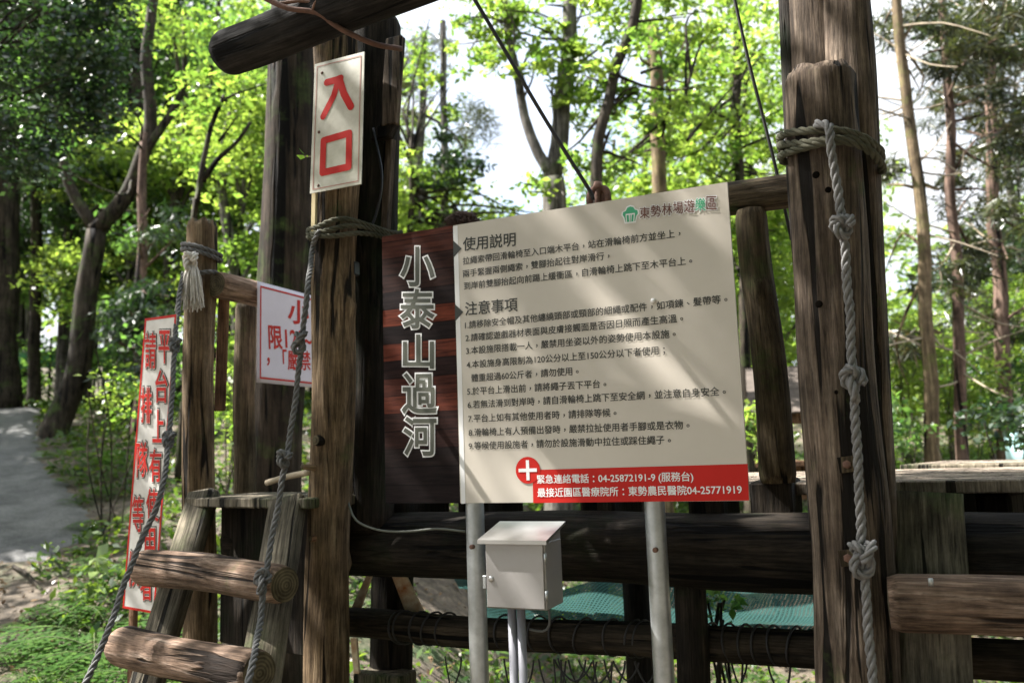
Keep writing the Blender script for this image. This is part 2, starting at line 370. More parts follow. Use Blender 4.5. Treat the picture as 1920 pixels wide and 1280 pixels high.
L_UNDER = leafmat('undergrowth leaves', [(.02, .05, .012), (.04, .085, .02), (.085, .14, .03), (.03, .07, .02)], .4, None, .025)
L_LITTER = leafmat('fallen brown leaves', [(.06, .035, .018), (.10, .062, .034), (.16, .11, .062), (.08, .05, .025)], .1, (1, 1, 1), .02)

TREE_N = [0]
def tree(name, label, trunks, blobs, leaf, bark, size=.12, wide=.5, cov=2.0, group=None, up=.35, droop=0.0, twigs=4, tight=.2, cat='tree'):
    """trunks: list of (list of pixel points, distance, width in pixels at foot, at top); blobs: (px, py, distance, rx, ry in pixels)"""
    fx = trunks[0]; foot = PY(fx[0][0][0], fx[0][0][1], fx[1])
    base = np.array([foot[0], foot[1], min(foot[2], H(foot[0], foot[1]))])
    t = thing(name, base, label, cat, group)
    g = G(); ends = []
    for k, (pts, d, w0, w1) in enumerate(trunks):
        q = [PY(p[0], p[1], d) for p in pts]
        if k == 0:
            gz = H(q[0][0], q[0][1])
            if q[0][2] > gz: q = [np.array([q[0][0] - .04 * (q[0][2] - gz), q[0][1], gz - .1])] + q
        q = spline(q, .35); n = len(q)
        r = np.linspace(w0, w1, n) * d / F / 2
        if k == 0: r[:3] *= np.array([1.4, 1.15, 1.05])[:len(r[:3])]
        jit = np.array([[noise.noise(Vector((i * .35, k * 7.1 + d, 0))), noise.noise(Vector((i * .35, k * 3.3 + d, 5))), 0] for i in range(n)])
        q = q + jit * .05 * d / 10
        g.tube(q, r, 10 if w0 * d > 250 else 8); ends.append(q)
    allp = np.vstack(ends)
    V = []; T = []
    for (px, py, d, rx, ry) in blobs:
        c = PY(px, py, d); r3 = np.array([rx, (rx + ry) * .5, ry]) * d / F
        n = int(cov * pi * r3[0] * r3[2] / (size * size * wide * .5)); n = max(60, min(n, 16000))
        ncl = max(10, int(22 * (r3[0] * r3[2]) ** .5 / .8)); ncl = min(ncl, 90)
        C, tone = blob_points(c, r3, n, ncl, tight)
        V.append(leaf_arrays(C, size, wide, up, droop)); T.append(np.clip(tone * .7 + NR.random(n) * .3, 0, 1))
        near = allp[np.argmin(np.linalg.norm(allp - c, axis=1))]
        for _ in range(twigs):                          # limbs out into the crown
            e = c + NR.normal(size=3) * r3 * .55; s = near + (allp[R.randrange(len(allp))] - near) * .12
            mid = (s + e) / 2 + NR.normal(size=3) * .12 * np.linalg.norm(e - s)
            g.tube(spline([s, mid, e], .3), np.linspace(.022, .006, len(spline([s, mid, e], .3))) * d / 10, 5, False)
    g.build('trunk', bark, t)
    if V: leaf_mesh('crown', np.vstack(V), leaf, t, rnd=np.concatenate(T))
    TREE_N[0] += 1
    return t

# ------------------------------------------------------------------ logs
def basis(A, B, roll=0.0):
    A = Vector(A); z = (Vector(B) - A); L = z.length; z.normalize()
    x = Vector((0, 1, 0)) if abs(z.z) > .7 else Vector((0, 0, 1))
    x = (x - z * x.dot(z)).normalized(); y = z.cross(x)
    M = Matrix((x, y, z)).transposed().to_4x4(); M.translation = A
    return M @ Matrix.Rotation(roll, 4, 'Z'), L
LOGN = [0]
def log(name, A, B, ra, rb, mt, parent=None, bend=0.0, rough=.05, knots=(), seg=36, flat=None, ends=True, cracks=3, wob=.012, chew=0.0):
    """round log from A to B; grain runs along its own z axis. flat=(depth scale) squashes it to a split half log"""
    LOGN[0] += 1; sd_ = LOGN[0] * 13.7
    M, L = basis(A, B); n = max(8, int(L / .025)); v = []
    rr = random.Random(LOGN[0]); ck = [(rr.uniform(0, 2 * pi), rr.uniform(-.05, .6), rr.uniform(.25, .9), rr.uniform(.5, 1)) for _ in range(cracks)]
    for i in range(n + 1):
        s = i / n; z = s * L; r0 = ra + (rb - ra) * s
        bx = bend * sin(pi * s) + wob * noise.noise(Vector((z * 1.7, sd_, 0))); by = wob * noise.noise(Vector((z * 1.7, sd_, 9)))
        e = min(s, 1 - s) * L
        if e < .012: r0 *= 1 - .10 * (1 - e / .012)
        for j in range(seg):
            th = 2 * pi * j / seg; c, q = cos(th), sin(th)
            r = r0 * (1 + rough * noise.noise(Vector((c * 1.3, q * 1.3, z * 2.2 + sd_))) + rough * .5 * noise.noise(Vector((c * 5, q * 5, z * 1.1 + sd_))))
            for (a, z0, ln, am) in ck:
                u = (z / L - z0) / ln
                if 0 < u < 1:
                    da = (th - a - .25 * noise.noise(Vector((z * 3, a, sd_))) + pi) % (2 * pi) - pi
                    r -= r0 * .13 * am * math.exp(-(da / .06) ** 2) * min(1, 6 * u * (1 - u))
            for (ka, kz, kr, kh) in knots:
                da = ((th - ka + pi) % (2 * pi) - pi) * r0; q2 = (da * da + (z - kz) ** 2) / (kr * kr)
                if q2 < 5: r += kh * math.exp(-q2)
            x_, y_ = c * r, q * r
            if flat is not None: y_ = y_ * flat if y_ > 0 else y_ * .25
            zz = z
            if chew and i == n: zz += chew * noise.noise(Vector((c * 3, q * 3, sd_)))
            v.append((x_ + bx, y_ + by, zz))
    f = [(i * seg + j, i * seg + (j + 1) % seg, (i + 1) * seg + (j + 1) % seg, (i + 1) * seg + j) for i in range(n) for j in range(seg)]
    mats = [mt, W_END]; k = len(f)
    if ends:
        for i0, rev in ((0, True), (n * seg, False)):
            cidx = len(v); z = v[i0][2]; cx = sum(v[i0 + j][0] for j in range(seg)) / seg; cy = sum(v[i0 + j][1] for j in range(seg)) / seg
            v.append((cx, cy, z + (-.004 if rev else .004)))
            for j in range(seg):
                a, b = i0 + j, i0 + (j + 1) % seg; f.append((b, a, cidx) if rev else (a, b, cidx))
    o = mk(name, v, f, mats, parent, M)
    if ends:
        ids = [0] * k + [1] * (len(f) - k); o.data.polygons.foreach_set('material_index', ids)
        sm = [True] * k + [False] * (len(f) - k); o.data.polygons.foreach_set('use_smooth', sm)
    return o
def rope_geo(g, pts, r, pitch=None, raw=False, seg=6):
    pitch = pitch or r * 7.5
    p = np.asarray(pts, float) if raw else spline(pts, r * 1.2)
    dd = np.concatenate([[0], np.cumsum(np.linalg.norm(np.diff(p, axis=0), axis=1))])
    s = np.arange(0, dd[-1], min(pitch / 7, r)); q = np.stack([np.interp(s, dd, p[:, k]) for k in range(3)], 1)
    q = q + .10 * r * np.stack([np.sin(s * 37), np.cos(s * 29), np.sin(s * 23)], 1)
    t, a, b = frames(q)
    for k in range(3):
        an = 2 * pi * s / pitch + k * 2 * pi / 3
        c = q + r * .56 * (np.cos(an)[:, None] * a + np.sin(an)[:, None] * b)
        g.tube(c, r * (.50 + .04 * np.sin(s * 190 + k) * np.sin(s * 71 + k * 2)), seg)
def knot_pts(c, d, r, side, tall=1.7, wide=.85, turn=0.0):
    """overhand knot round the point c, rope running along d"""
    d = np.asarray(d, float) / np.linalg.norm(d); a = np.asarray(side, float); a = a - d * (a @ d); a /= np.linalg.norm(a); b = np.cross(d, a)
    a, b = a * cos(turn) + b * sin(turn), b * cos(turn) - a * sin(turn); t = np.linspace(.35, 2 * pi + .35 - .25, 60)
    x = (np.sin(t) + 2 * np.sin(2 * t)) / 3; y = (np.cos(t) - 2 * np.cos(2 * t)) / 3; z = -np.sin(3 * t)
    return np.asarray(c) + r * (y[:, None] * d * tall + x[:, None] * a * wide + .55 * z[:, None] * b + .12 * np.sin(2 * t + turn * 3)[:, None] * a)
def band(g, pts_axis, rx, r, turns, c, ax, tilt=(0, 0, 0), start=0.0):
    pass

from mathutils.bvhtree import BVHTree
BV = {}
def surf(o, px, py):
    """the point of object o seen at a pixel, and the normal there"""
    if o.name not in BV:
        M = WORLD[o.name]; BV[o.name] = BVHTree.FromPolygons([M @ v.co for v in o.data.vertices], [tuple(p.vertices) for p in o.data.polygons])
    q, n, i, d = BV[o.name].ray_cast(Vector(CAM), Vector(ray(px, py)))
    if q is None: q, n, i, d = BV[o.name].find_nearest(Vector(P(px, py, 2.4)))
    n = np.array(n); n = n if n @ (CAM - np.array(q)) > 0 else -n
    return np.array(q), n
# ------------------------------------------------------------------ flat printed things
class Plane:
    def __init__(s, o, u, v):
        s.o = np.asarray(o, float); s.u = np.asarray(u, float) / np.linalg.norm(u)
        v = np.asarray(v, float); v = v - s.u * (v @ s.u); s.v = v / np.linalg.norm(v); s.n = np.cross(s.u, s.v)
    def hit(s, px, py):
        r = ray(px, py); q = CAM + r * ((s.n @ (s.o - CAM)) / (s.n @ r)); return np.array([(q - s.o) @ s.u, (q - s.o) @ s.v])
    def M(s, off=0.0):
        m = Matrix.Identity(4); o = s.o + s.n * off
        for i in range(3): m[i][0] = s.u[i]; m[i][1] = s.v[i]; m[i][2] = s.n[i]; m[i][3] = o[i]
        return m
FC = bpy.data.curves.new('lettering', 'FONT'); FO = bpy.data.objects.new('lettering', FC); COL.objects.link(FO)
def raw_glyphs(body, outline=0.0):
    FC.body = body; FC.size = 1; FC.offset = 0; FC.resolution_u = 3
    FC.fill_mode = 'NONE' if outline else 'BOTH'; FC.bevel_depth = outline; FC.bevel_resolution = 0
    bpy.context.view_layer.update(); dg = bpy.context.evaluated_depsgraph_get(); dg.update()
    me = bpy.data.meshes.new_from_object(FO.evaluated_get(dg)); v = np.empty(len(me.vertices) * 3); me.vertices.foreach_get('co', v)
    f = [tuple(p.vertices) for p in me.polygons]; bpy.data.meshes.remove(me)
    return v.reshape(-1, 3), f
def wid(v): return v[:, 0].max() - v[:, 0].min()
_v, _ = raw_glyphs('國'); EM0, EM1 = _v[:, 1].min(), _v[:, 1].max(); W1 = wid(_v); ADV = wid(raw_glyphs('國國')[0]) - W1; X0 = _v[:, 0].min()
GC = {}
def glyph(ch, bold):
    """filled character, made heavier by a thin flat rim along its outline; returns verts, faces, advance"""
    if (ch, bold) not in GC:
        if ch == ' ': GC[ch, bold] = (np.zeros((0, 3)), [], .25 * ADV)
        else:
            v, f = raw_glyphs(ch)
            if bold:
                v2, f2 = raw_glyphs(ch, bold); v2[:, 2] *= .0004 / bold
                n = len(v); v = np.vstack([v, v2]); f = f + [tuple(i + n for i in q) for q in f2]
            if ord(ch) < 128: adv = wid(raw_glyphs('國' + ch + '國')[0]) - W1 - ADV
            else: adv = ADV
            if ch in '，。：；、':
                v = v.copy(); v[:, 0] += ADV * .5 - (v[:, 0].min() + v[:, 0].max()) / 2
                if ch in '，。、': v[:, 1] += EM0 + (EM1 - EM0) * .40 - (v[:, 1].min() + v[:, 1].max()) / 2
            GC[ch, bold] = (v, f, adv)
    return GC[ch, bold]
def text_line(g, pl, body, a, b, bold=.012, hscale=1.0):
    """sets body on plane pl so that it runs between the pixels a and b (middle of the line)"""
    A, B = pl.hit(*a), pl.hit(*b); vs = []; fs = []; x = 0; n = 0
    for ch in body:
        v, f, adv = glyph(ch, bold)
        if len(v):
            vs.append(v + np.array([x, 0, 0])); fs += [tuple(i + n for i in q) for q in f]; n += len(v)
        x += adv
    v = np.vstack(vs); x0, x1 = v[:, 0].min(), v[:, 0].max(); e = B - A; Ls = np.linalg.norm(e); e /= Ls; p = np.array([-e[1], e[0]])
    k = Ls / (x1 - x0); mid = (EM0 + EM1) / 2
    xy = A + ((v[:, 0] - x0) * k)[:, None] * e + ((v[:, 1] - mid) * k * hscale)[:, None] * p
    g.add(np.column_stack([xy, v[:, 2] * k]), fs)
def char_box(g, pl, ch, x0, x1, y0, y1, bold=.02):
    """one character stretched into a pixel box"""
    a = pl.hit(x0, (y0 + y1) / 2); b = pl.hit(x1, (y0 + y1) / 2); c = pl.hit((x0 + x1) / 2, y0); d = pl.hit((x0 + x1) / 2, y1)
    rv, _, _ = glyph(ch, 0); v, f, _ = glyph(ch, bold)
    lo = rv.min(0); hi = rv.max(0); s = (v[:, 0] - lo[0]) / (hi[0] - lo[0]); t = (v[:, 1] - lo[1]) / (hi[1] - lo[1])
    ctr = (a + b + c + d) / 4; ex = (b - a); ey = (c - d)
    xy = ctr + (s - .5)[:, None] * ex + (t - .5)[:, None] * ey
    g.add(np.column_stack([xy, v[:, 2] * abs(ey[1])]), f)
def stroke(g, pl, pts, wpx, close=False):
    q = [pl.hit(*p) for p in pts]; k = np.linalg.norm(pl.hit(pts[0][0] + 10, pts[0][1]) - pl.hit(*pts[0])) / 10; w = wpx * k / 2
    if close: q = q + [q[0]]
    z = len(g.v) * 1e-6
    for i in range(len(q) - 1):
        a, b = q[i], q[i + 1]; d = (b - a) / np.linalg.norm(b - a); n = np.array([-d[1], d[0]]) * w
        an = atan2(d[1], d[0]); ring = [b + w * np.array([cos(an + t), sin(an + t)]) for t in np.linspace(-pi / 2, pi / 2, 7)] + [a + w * np.array([cos(an + t), sin(an + t)]) for t in np.linspace(pi / 2, 3 * pi / 2, 7)]
        g.add([(p[0], p[1], z + i * 1.5e-4) for p in ring], [tuple(range(14))])
def poly(g, pl, pts, z=0):
    q = [pl.hit(*p) for p in pts]; g.add([(p[0], p[1], z) for p in q], [tuple(range(len(q)))])
def slab(pl, pts, th, front=0.0):
    q = [pl.hit(*p) for p in pts]; n = len(q)
    return slab_uv(q, th, front)
def slab_uv(q, th, front=0.0):
    n = len(q); v = [(p[0], p[1], front) for p in q] + [(p[0], p[1], front - th) for p in q]
    f = [tuple(range(n)), tuple(range(n, 2 * n))[::-1]] + [(i, i + n, (i + 1) % n + n, (i + 1) % n) for i in range(n)]
    # faces are wound so that normals point outward for counter-clockwise outlines
    return v, f
def on(pl, g, name, mt, parent, off, smooth=False): return mk(name, g.v, g.f, mt, parent, pl.M(off), smooth)

# ------------------------------------------------------------------ the instruction board
BP = Plane(O, U, ZZ)
W_, H_ = 1.1655, .9
CL = BP.hit(857, 700)[0]
def plank_print():
    q, t, nd, out = mat('printed dark planks'); L = t.links.new
    tc = nd('ShaderNodeTexCoord'); sp = nd('ShaderNodeSeparateXYZ'); L(tc.outputs['Object'], sp.inputs[0])
    dv = nd('ShaderNodeMath', operation='DIVIDE'); dv.inputs[1].default_value = .0585; L(sp.outputs[1], dv.inputs[0])
    fl = nd('ShaderNodeMath', operation='FLOOR'); L(dv.outputs[0], fl.inputs[0]); fr = nd('ShaderNodeMath', operation='FRACT'); L(dv.outputs[0], fr.inputs[0])
    k = nd('ShaderNodeMath', operation='DIVIDE'); k.inputs[1].default_value = 15.4; L(fl.outputs[0], k.inputs[0])
    seq = [(a * .8 + .003, b * .85 + .001, c * .85 + .001) for a, b, c in [(.012, .009, .009), (.012, .009, .009), (.014, .010, .009), (.032, .014, .011), (.03, .013, .010), (.12, .032, .018), (.075, .022, .014), (.022, .011, .010), (.14, .036, .02), (.014, .010, .010), (.17, .042, .022), (.014, .010, .010), (.03, .014, .011), (.035, .015, .011), (.075, .024, .015), (.10, .03, .018)]]
    cr = ramp(nd, [(i / 16.0, c) for i, c in enumerate(seq)], 'CONSTANT'); L(k.outputs[0], cr.inputs[0])
    mp = nd('ShaderNodeMapping'); mp.inputs['Scale'].default_value = (7, 90, 1); L(tc.outputs['Object'], mp.inputs[0])
    n = nd('ShaderNodeTexNoise', i_Scale=1.0, i_Detail=8.0, i_Roughness=.7); L(mp.outputs[0], n.inputs[0])
    nr = ramp(nd, [(.32, (.25, .22, .22)), (.7, (1.5, 1.35, 1.3))]); L(n.outputs[0], nr.inputs[0])
    mx = nd('ShaderNodeMix', data_type='RGBA', blend_type='MULTIPLY'); mx.inputs[0].default_value = 1; L(cr.outputs[0], mx.inputs[6]); L(nr.outputs[0], mx.inputs[7])
    gp = ramp(nd, [(0, (.1, .1, .1)), (.05, (1, 1, 1)), (.96, (1, 1, 1)), (1, (.1, .1, .1))]); L(fr.outputs[0], gp.inputs[0])
    m2 = nd('ShaderNodeMix', data_type='RGBA', blend_type='MULTIPLY'); m2.inputs[0].default_value = 1; L(mx.outputs[2], m2.inputs[6]); L(gp.outputs[0], m2.inputs[7])
    p = nd('ShaderNodeBsdfPrincipled'); p.inputs['Roughness'].default_value = .65; p.inputs['Specular IOR Level'].default_value = .1; L(m2.outputs[2], p.inputs['Base Color']); L(p.outputs[0], out.inputs[0]); return q
board = thing('instruction_board', O + np.array([0, 0, -1.346]) + U * .7, 'large cream and dark brown instruction board on two steel posts', 'sign')
v, f = slab_uv([(CL, 0), (W_, 0), (W_, H_), (CL, H_)], .012); panel = mk('panel', v, f, CREAM, board, BP.M(), False)
v, f = slab_uv([(0, 0), (CL - .0004, 0), (CL - .0004, H_), (0, H_)], .012); side = mk('title_panel', v, f, plank_print(), board, BP.M(), False)
side['label'] = 'dark brown plank patterned title panel'
g = G(); poly(g, BP, [(849.5, 424.5), (858, 423), (873, 943.5), (865, 943.8)]); on(BP, g, 'white_strip', WHITE, panel, .0006)
g = G(); poly(g, BP, [(850, 451), (866, 466), (850.5, 483)]); on(BP, g, 'arrow_mark', INK, panel, .0012); g = G(); poly(g, BP, [(853, 570), (869, 585), (853.5, 603)]); on(BP, g, 'arrow_mark', INK, panel, .0012)
for s, a, b in [('使用説明', (868, 459), (967, 449)), ('注意事項', (872, 580), (971, 571))]:
    g = G(); text_line(g, BP, s, a, b, .014); on(BP, g, 'heading_lettering', INK, panel, .0012)
g = G()
for s, a, b in [
    ('拉繩索帶回滑輪椅至入口端木平台，站在滑輪椅前方並坐上，', (868, 490), (1276, 437)),
    ('兩手緊握兩側繩索，雙腳抬起往對岸滑行，', (868, 514), (1143, 479)),
    ('到岸前雙腳抬起向前踢上緩衝區，自滑輪椅上跳下至木平台上。', (870, 537), (1298, 488)),
    ('1.請移除安全帽及其他纏繞頭部或頸部的細繩或配件，如項鍊、髮帶等。', (872, 610), (1364, 560)),
    ('2.請確認遊戲器材表面與皮膚接觸面是否因日照而產生高溫。', (873, 634), (1281, 596)),
    ('3.本設施限搭載一人，嚴禁用坐姿以外的姿勢使用本設施。', (874, 658), (1267, 625)),
    ('4.本設施身高限制為120公分以上至150公分以下者使用；', (875, 684), (1247, 656)),
    ('體重超過60公斤者，請勿使用。', (884, 709), (1085, 695)),
    ('5.於平台上滑出前，請將繩子丟下平台。', (876, 734), (1137, 719)),
    ('6.若無法滑到對岸時，請自滑輪椅上跳下至安全網，並注意自身安全。', (877, 759), (1361, 733)),
    ('7.平台上如有其他使用者時，請排隊等候。', (878, 785), (1156, 773)),
    ('8.滑輪椅上有人預備出發時，嚴禁拉扯使用者手腳或是衣物。', (879, 811), (1293, 796)),
    ('9.等候使用設施者，請勿於設施滑動中拉住或踩住繩子。', (879, 836), (1258, 824))]:
    text_line(g, BP, s, a, b, .012)
on(BP, g, 'rules_lettering', INK, panel, .0012)
g = G(); go = G()
for ch, x0, x1, y0, y1 in [('小', 752, 814, 464, 536), ('泰', 752, 814, 543, 615), ('山', 757, 813, 628, 690), ('過', 755, 818, 700, 774), ('河', 758, 818, 782, 853)]:
    char_box(g, BP, ch, x0, x1, y0, y1, .016); char_box(go, BP, ch, x0, x1, y0, y1, .050)
tl = on(BP, g, 'title_lettering', INK_H, side, .0024); on(BP, go, 'white_outline', WHITE, tl, .0010)
g = G(); poly(g, BP, [(1000, 942.4), (1404.5, 937.6), (1402, 869.2), (998.6, 880.5)]); rb = on(BP, g, 'emergency_band', RED, panel, .0010)
g = G(); c0 = BP.hit(990, 881); rr_ = np.linalg.norm(BP.hit(1013, 880.6) - c0)
g.add([(c0[0] + rr_ * cos(t), c0[1] + rr_ * sin(t), 0) for t in np.linspace(0, 2 * pi, 40, endpoint=False)], [tuple(range(40))]); mc = on(BP, g, 'medical_disc', RED, panel, .0016)
g = G()
for sx, sy in ((.75, .13), (.13, .75)):
    g.add([(c0[0] + a * rr_ * sx, c0[1] + b * rr_ * sy, .0002 if sx > sy else 0) for a, b in ((-1, -1), (1, -1), (1, 1), (-1, 1))], [(0, 1, 2, 3)])
on(BP, g, 'white_cross', WHITE, mc, .0024)
g = G(); text_line(g, BP, '緊急連絡電話：04-25872191-9 (服務台)', (1007, 898.5), (1300, 893), .014); text_line(g, BP, '最接近園區醫療院所：東勢農民醫院04-25771919', (1008, 923.5), (1391, 917), .014)
on(BP, g, 'emergency_lettering', WHITE, rb, .0020)
g = G(); q_ = PB(1225, 564, -.001); g.tube([q_, q_ - N * .006, q_ - N * .008], [.008, .007, .003], 12); g.build('rivet', WHITE, panel)
# park emblem: green tree crown over three pale trunks, and its name
g = G()
def mapped(pts): return [(1182 + x * 14, 402 - x * 1.6 + y * 14) for x, y in pts]
crown = [(-1, .0), (-.95, -.38), (-.6, -.5), (-.42, -.9), (0, -1.05), (.42, -.9), (.6, -.55), (.95, -.42), (1.02, .0), (.78, .3), (.62, 1.0), (-.62, 1.0), (-.8, .3)]
gw = G(); poly(gw, BP, mapped([(x * 1.22, y * 1.2) for x, y in crown])); gp_ = on(BP, gw, 'emblem', WHITE, panel, .0010)
g = G(); poly(g, BP, mapped(crown)); on(BP, g, 'emblem_crown', GREEN_INK, gp_, .0016)
g = G()
for pts in ([(-.62, -.1), (.62, -.1), (.58, .08), (-.58, .08)], [(-.2, .0), (-.06, .0), (-.06, 1.0), (-.14, 1.0)], [(.06, .0), (.2, .0), (.14, 1.0), (.06, 1.0)], [(-.62, .0), (-.5, .0), (-.42, 1.0), (-.55, 1.0)], [(.5, .0), (.62, .0), (.55, 1.0), (.42, 1.0)]): poly(g, BP, mapped(pts), len(g.v) * 1e-5)
on(BP, g, 'emblem_trunks', WHITE, gp_, .0022)
g = G(); go = G(); nm = '東勢林場遊樂區'
xs = np.linspace(1199, 1345, 8)
g2 = G()
for i, ch in enumerate(nm):
    yc = 400.5 - (xs[i] - 1198) * .148; hh = 10.5 + i * .25
    tgt = g2 if ch == '樂' else g
    char_box(tgt, BP, ch, xs[i] + .8, xs[i + 1] - 1.2, yc - hh - 1.2, yc + hh - 1.2, .012); char_box(go, BP, ch, xs[i] + .8, xs[i + 1] - 1.2, yc - hh - 1.2, yc + hh - 1.2, .07)
ow = on(BP, go, 'name_outline', WHITE, panel, .0008); on(BP, g, 'name_lettering', BROWN_INK, ow, .0028); on(BP, g2, 'green_name_letter', GREEN_INK, ow, .0028)
for (a, b) in (((890, 944), (896, 1280)), ((1227, 942), (1238, 1280))):
    tp = PB(a[0], a[1], .045); bt = np.array([tp[0], tp[1], -.25]); g = G()
    top = np.array([tp[0], tp[1], O[2] + .82]); g.tube([bt + (top - bt) * s for s in np.linspace(0, 1, 12)], .0295, 28)
    po = g.build('post', STEEL, board)
    hb = tp + np.array([0, 0, -.13]) - N * .034 + U * .004; g = G(); g.tube([hb + N * .01, hb - N * .006, hb - N * .007], [.0075, .0075, .004], 10); g.build('bolt', RUST, po)

# ------------------------------------------------------------------ gate logs on the left
AX = {}
def vlog(name, top, bot, off, wpx_top, wpx_bot, mt, label, cat='post', parent=None, extra_down=0.0, **k):
    """upright log whose axis passes through two pixels, on a plane parallel to the board"""
    T = PB(top[0], top[1], off); B = PB(bot[0], bot[1], off)
    dT = _f @ (T - CAM); dB = _f @ (B - CAM)
    d = (B - T) / np.linalg.norm(B - T); B2 = B + d * extra_down
    o = log(name, B2, T, wpx_bot * dB / F / 2, wpx_top * dT / F / 2, mt, parent, **k)
    if label: tag(o, label, cat)
    AX[name + str(top[0])] = (T, B)
    return o
pole = vlog('gate_post', (634, 62), (614, 1290), .05, 82, 80, W_POLE, 'tall knotty brown gate post carrying the red entrance plate', extra_down=.45,
     knots=[(-1.2, .86, .022, .014), (-.9, 1.10, .02, .012), (-2.2, .35, .025, .01), (-1.9, 1.75, .03, .012), (-.4, 1.3, .03, .008)], rough=.09, bend=.012, wob=.03)
kn = thing('branch_stub', PB(590, 823, -.03), 'dark knot hole boss on the left side of the knotty gate post', 'branch stub')
def stub(parent, px, py, off, d, r, L, mt=W_POLE, em=None):
    A, n_ = surf(parent, px, py); d = np.array(d, float); d /= np.linalg.norm(d); return log('stub', A - d * .015, A + d * L, r, r * .85, mt, parent, seg=16, cracks=0, rough=.08)
bpy.data.objects.remove(kn)
WORLD.pop('branch_stub', None)
stub(pole, 596, 826, -.012, (-.5, -.8, .1), .021, .014, W_DARK)
stub(pole, 589, 876, -.012, (-.6, -.75, .12), .011, .05)
stub(pole, 589, 1008, -.012, (-.5, -.85, .05), .012, .02, W_RED)
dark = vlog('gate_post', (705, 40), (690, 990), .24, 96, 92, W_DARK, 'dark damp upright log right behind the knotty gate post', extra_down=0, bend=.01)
# plank nailed on the dark log
g = G(); A = PB(742, 72, .16); B = PB(731, 236, .16); d = (B - A); g.box((A + B) / 2, U * .034, N * .016, d / 2, .003)
pk = tag(world_mesh('nailed_plank', g.v, g.f, W_PILLAR, None, False), 'short weathered plank nailed on edge to the dark gate log under the crossbeam', 'plank')
g = G(); A = PB(728, 236, .17); B = PB(716, 262, .17); g.box((A + B) / 2, U * .04, N * .02, (B - A) / 2 + U * .0, .004); g.build('plank_end', W_DARK, pk, False)
g = G(); A = PB(733, 262, .20); B = PB(722, 445, .20); g.box((A + B) / 2, U * .014, N * .016, (B - A) / 2, .003); tag(world_mesh('wood_strip', g.v, g.f, W_PILLAR, None, False), 'thin weathered wooden strip along the dark gate log above the board', 'wood strip')
# crossbeam
A = P(420, 100, 2.85); Bq = P(850, -36, 2.38); Bq = A + (Bq - A) * 3.6
Bq[2] = A[2] + .02
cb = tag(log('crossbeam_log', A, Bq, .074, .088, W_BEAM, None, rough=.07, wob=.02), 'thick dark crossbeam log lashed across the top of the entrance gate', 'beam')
# rusty vine / wire over the beam end
def wire(name, pts, r, mt, label=None, cat='cable', parent=None, seg=8, st=.02):
    g = G(); g.tube(spline(pts, st), r, seg); o = g.build(name, mt, parent)
    if label: tag(o, label, cat)
    return o
vine = wire('dead_vine', [P(490, -6, 2.62), P(540, 16, 2.58), P(592, 24, 2.56), P(640, 55, 2.56), P(700, 82, 2.57), P(752, 92, 2.66)], .0085, plain('red brown vine', (.13, .065, .045), .9, var=.4, vs=30), 'red brown dead vine twisted over the crossbeam log', 'vine')
wire('vine_shoot', [P(520, 8, 2.6), P(570, 2, 2.57), P(610, 18, 2.55)], .006, RUST, parent=vine)
wire('vine_shoot', [P(586, 22, 2.56), P(590, 8, 2.55), P(600, -4, 2.55)], .005, RUST, parent=vine)
# rope round the gate post with its knotted tail
def loop_pts(c, rx, ry, z, a0, a1, n=40, lift=0.0):
    t = np.linspace(a0, a1, n); return np.array([c + U * rx * cos(q) + N * ry * sin(q) + ZZ * (z + lift * (q - a0) / (a1 - a0)) for q in t])
rp = thing('knotted_rope', PB(590, 455, -.05), 'grey knotted climbing rope tied round the knotty gate post', 'rope')
cA = PB(630, 448, .05); cB = PB(704, 440, .24); ctr = (cA + cB) / 2; half = np.linalg.norm((cB - cA)[:2]) / 2
dirr = (cB - cA); dirr[2] = 0; dirr /= np.linalg.norm(dirr); per = np.array([-dirr[1], dirr[0], 0])
g = G()
for k in range(3):
    t = np.linspace(0, 2 * pi, 64); rx = half + .09; ry = .098
    pts = np.array([ctr + dirr * np.sign(cos(q)) * abs(cos(q)) ** .8 * rx + per * np.sign(sin(q)) * abs(sin(q)) ** .6 * ry + ZZ * (.021 * (k - 1) + .01 * sin(3 * q + k) + .012 * cos(q)) for q in t])
    rope_geo(g, pts, .0098, raw=True)
g.build('rope_wrap', ROPE_M, rp)
TW = PB(586, 470, -.03)
kp = [TW, P(577, 540, 2.74), P(566, 640, 2.71), P(553, 755, 2.66), P(537, 858, 2.60), P(516, 975, 2.52), P(497, 1085, 2.42), P(487, 1170, 2.34), P(474, 1240, 2.17), P(462, 1300, 2.10)]
g = G(); rope_geo(g, [PB(600, 432, -.05), PB(590, 448, -.055)] + kp, .0098); g.build('rope_tail', ROPE_D, rp)
for i in (2, 4, 6):
    c = np.array(kp[i]); g = G(); rope_geo(g, knot_pts(c - N * .012, np.array(kp[i - 1]) - np.array(kp[i + 1]), .022, U, 1.2 + .25 * (i % 4), .9, .4 * i - 1.2), .0098, raw=True); g.build('rope_knot', ROPE_D, rp)
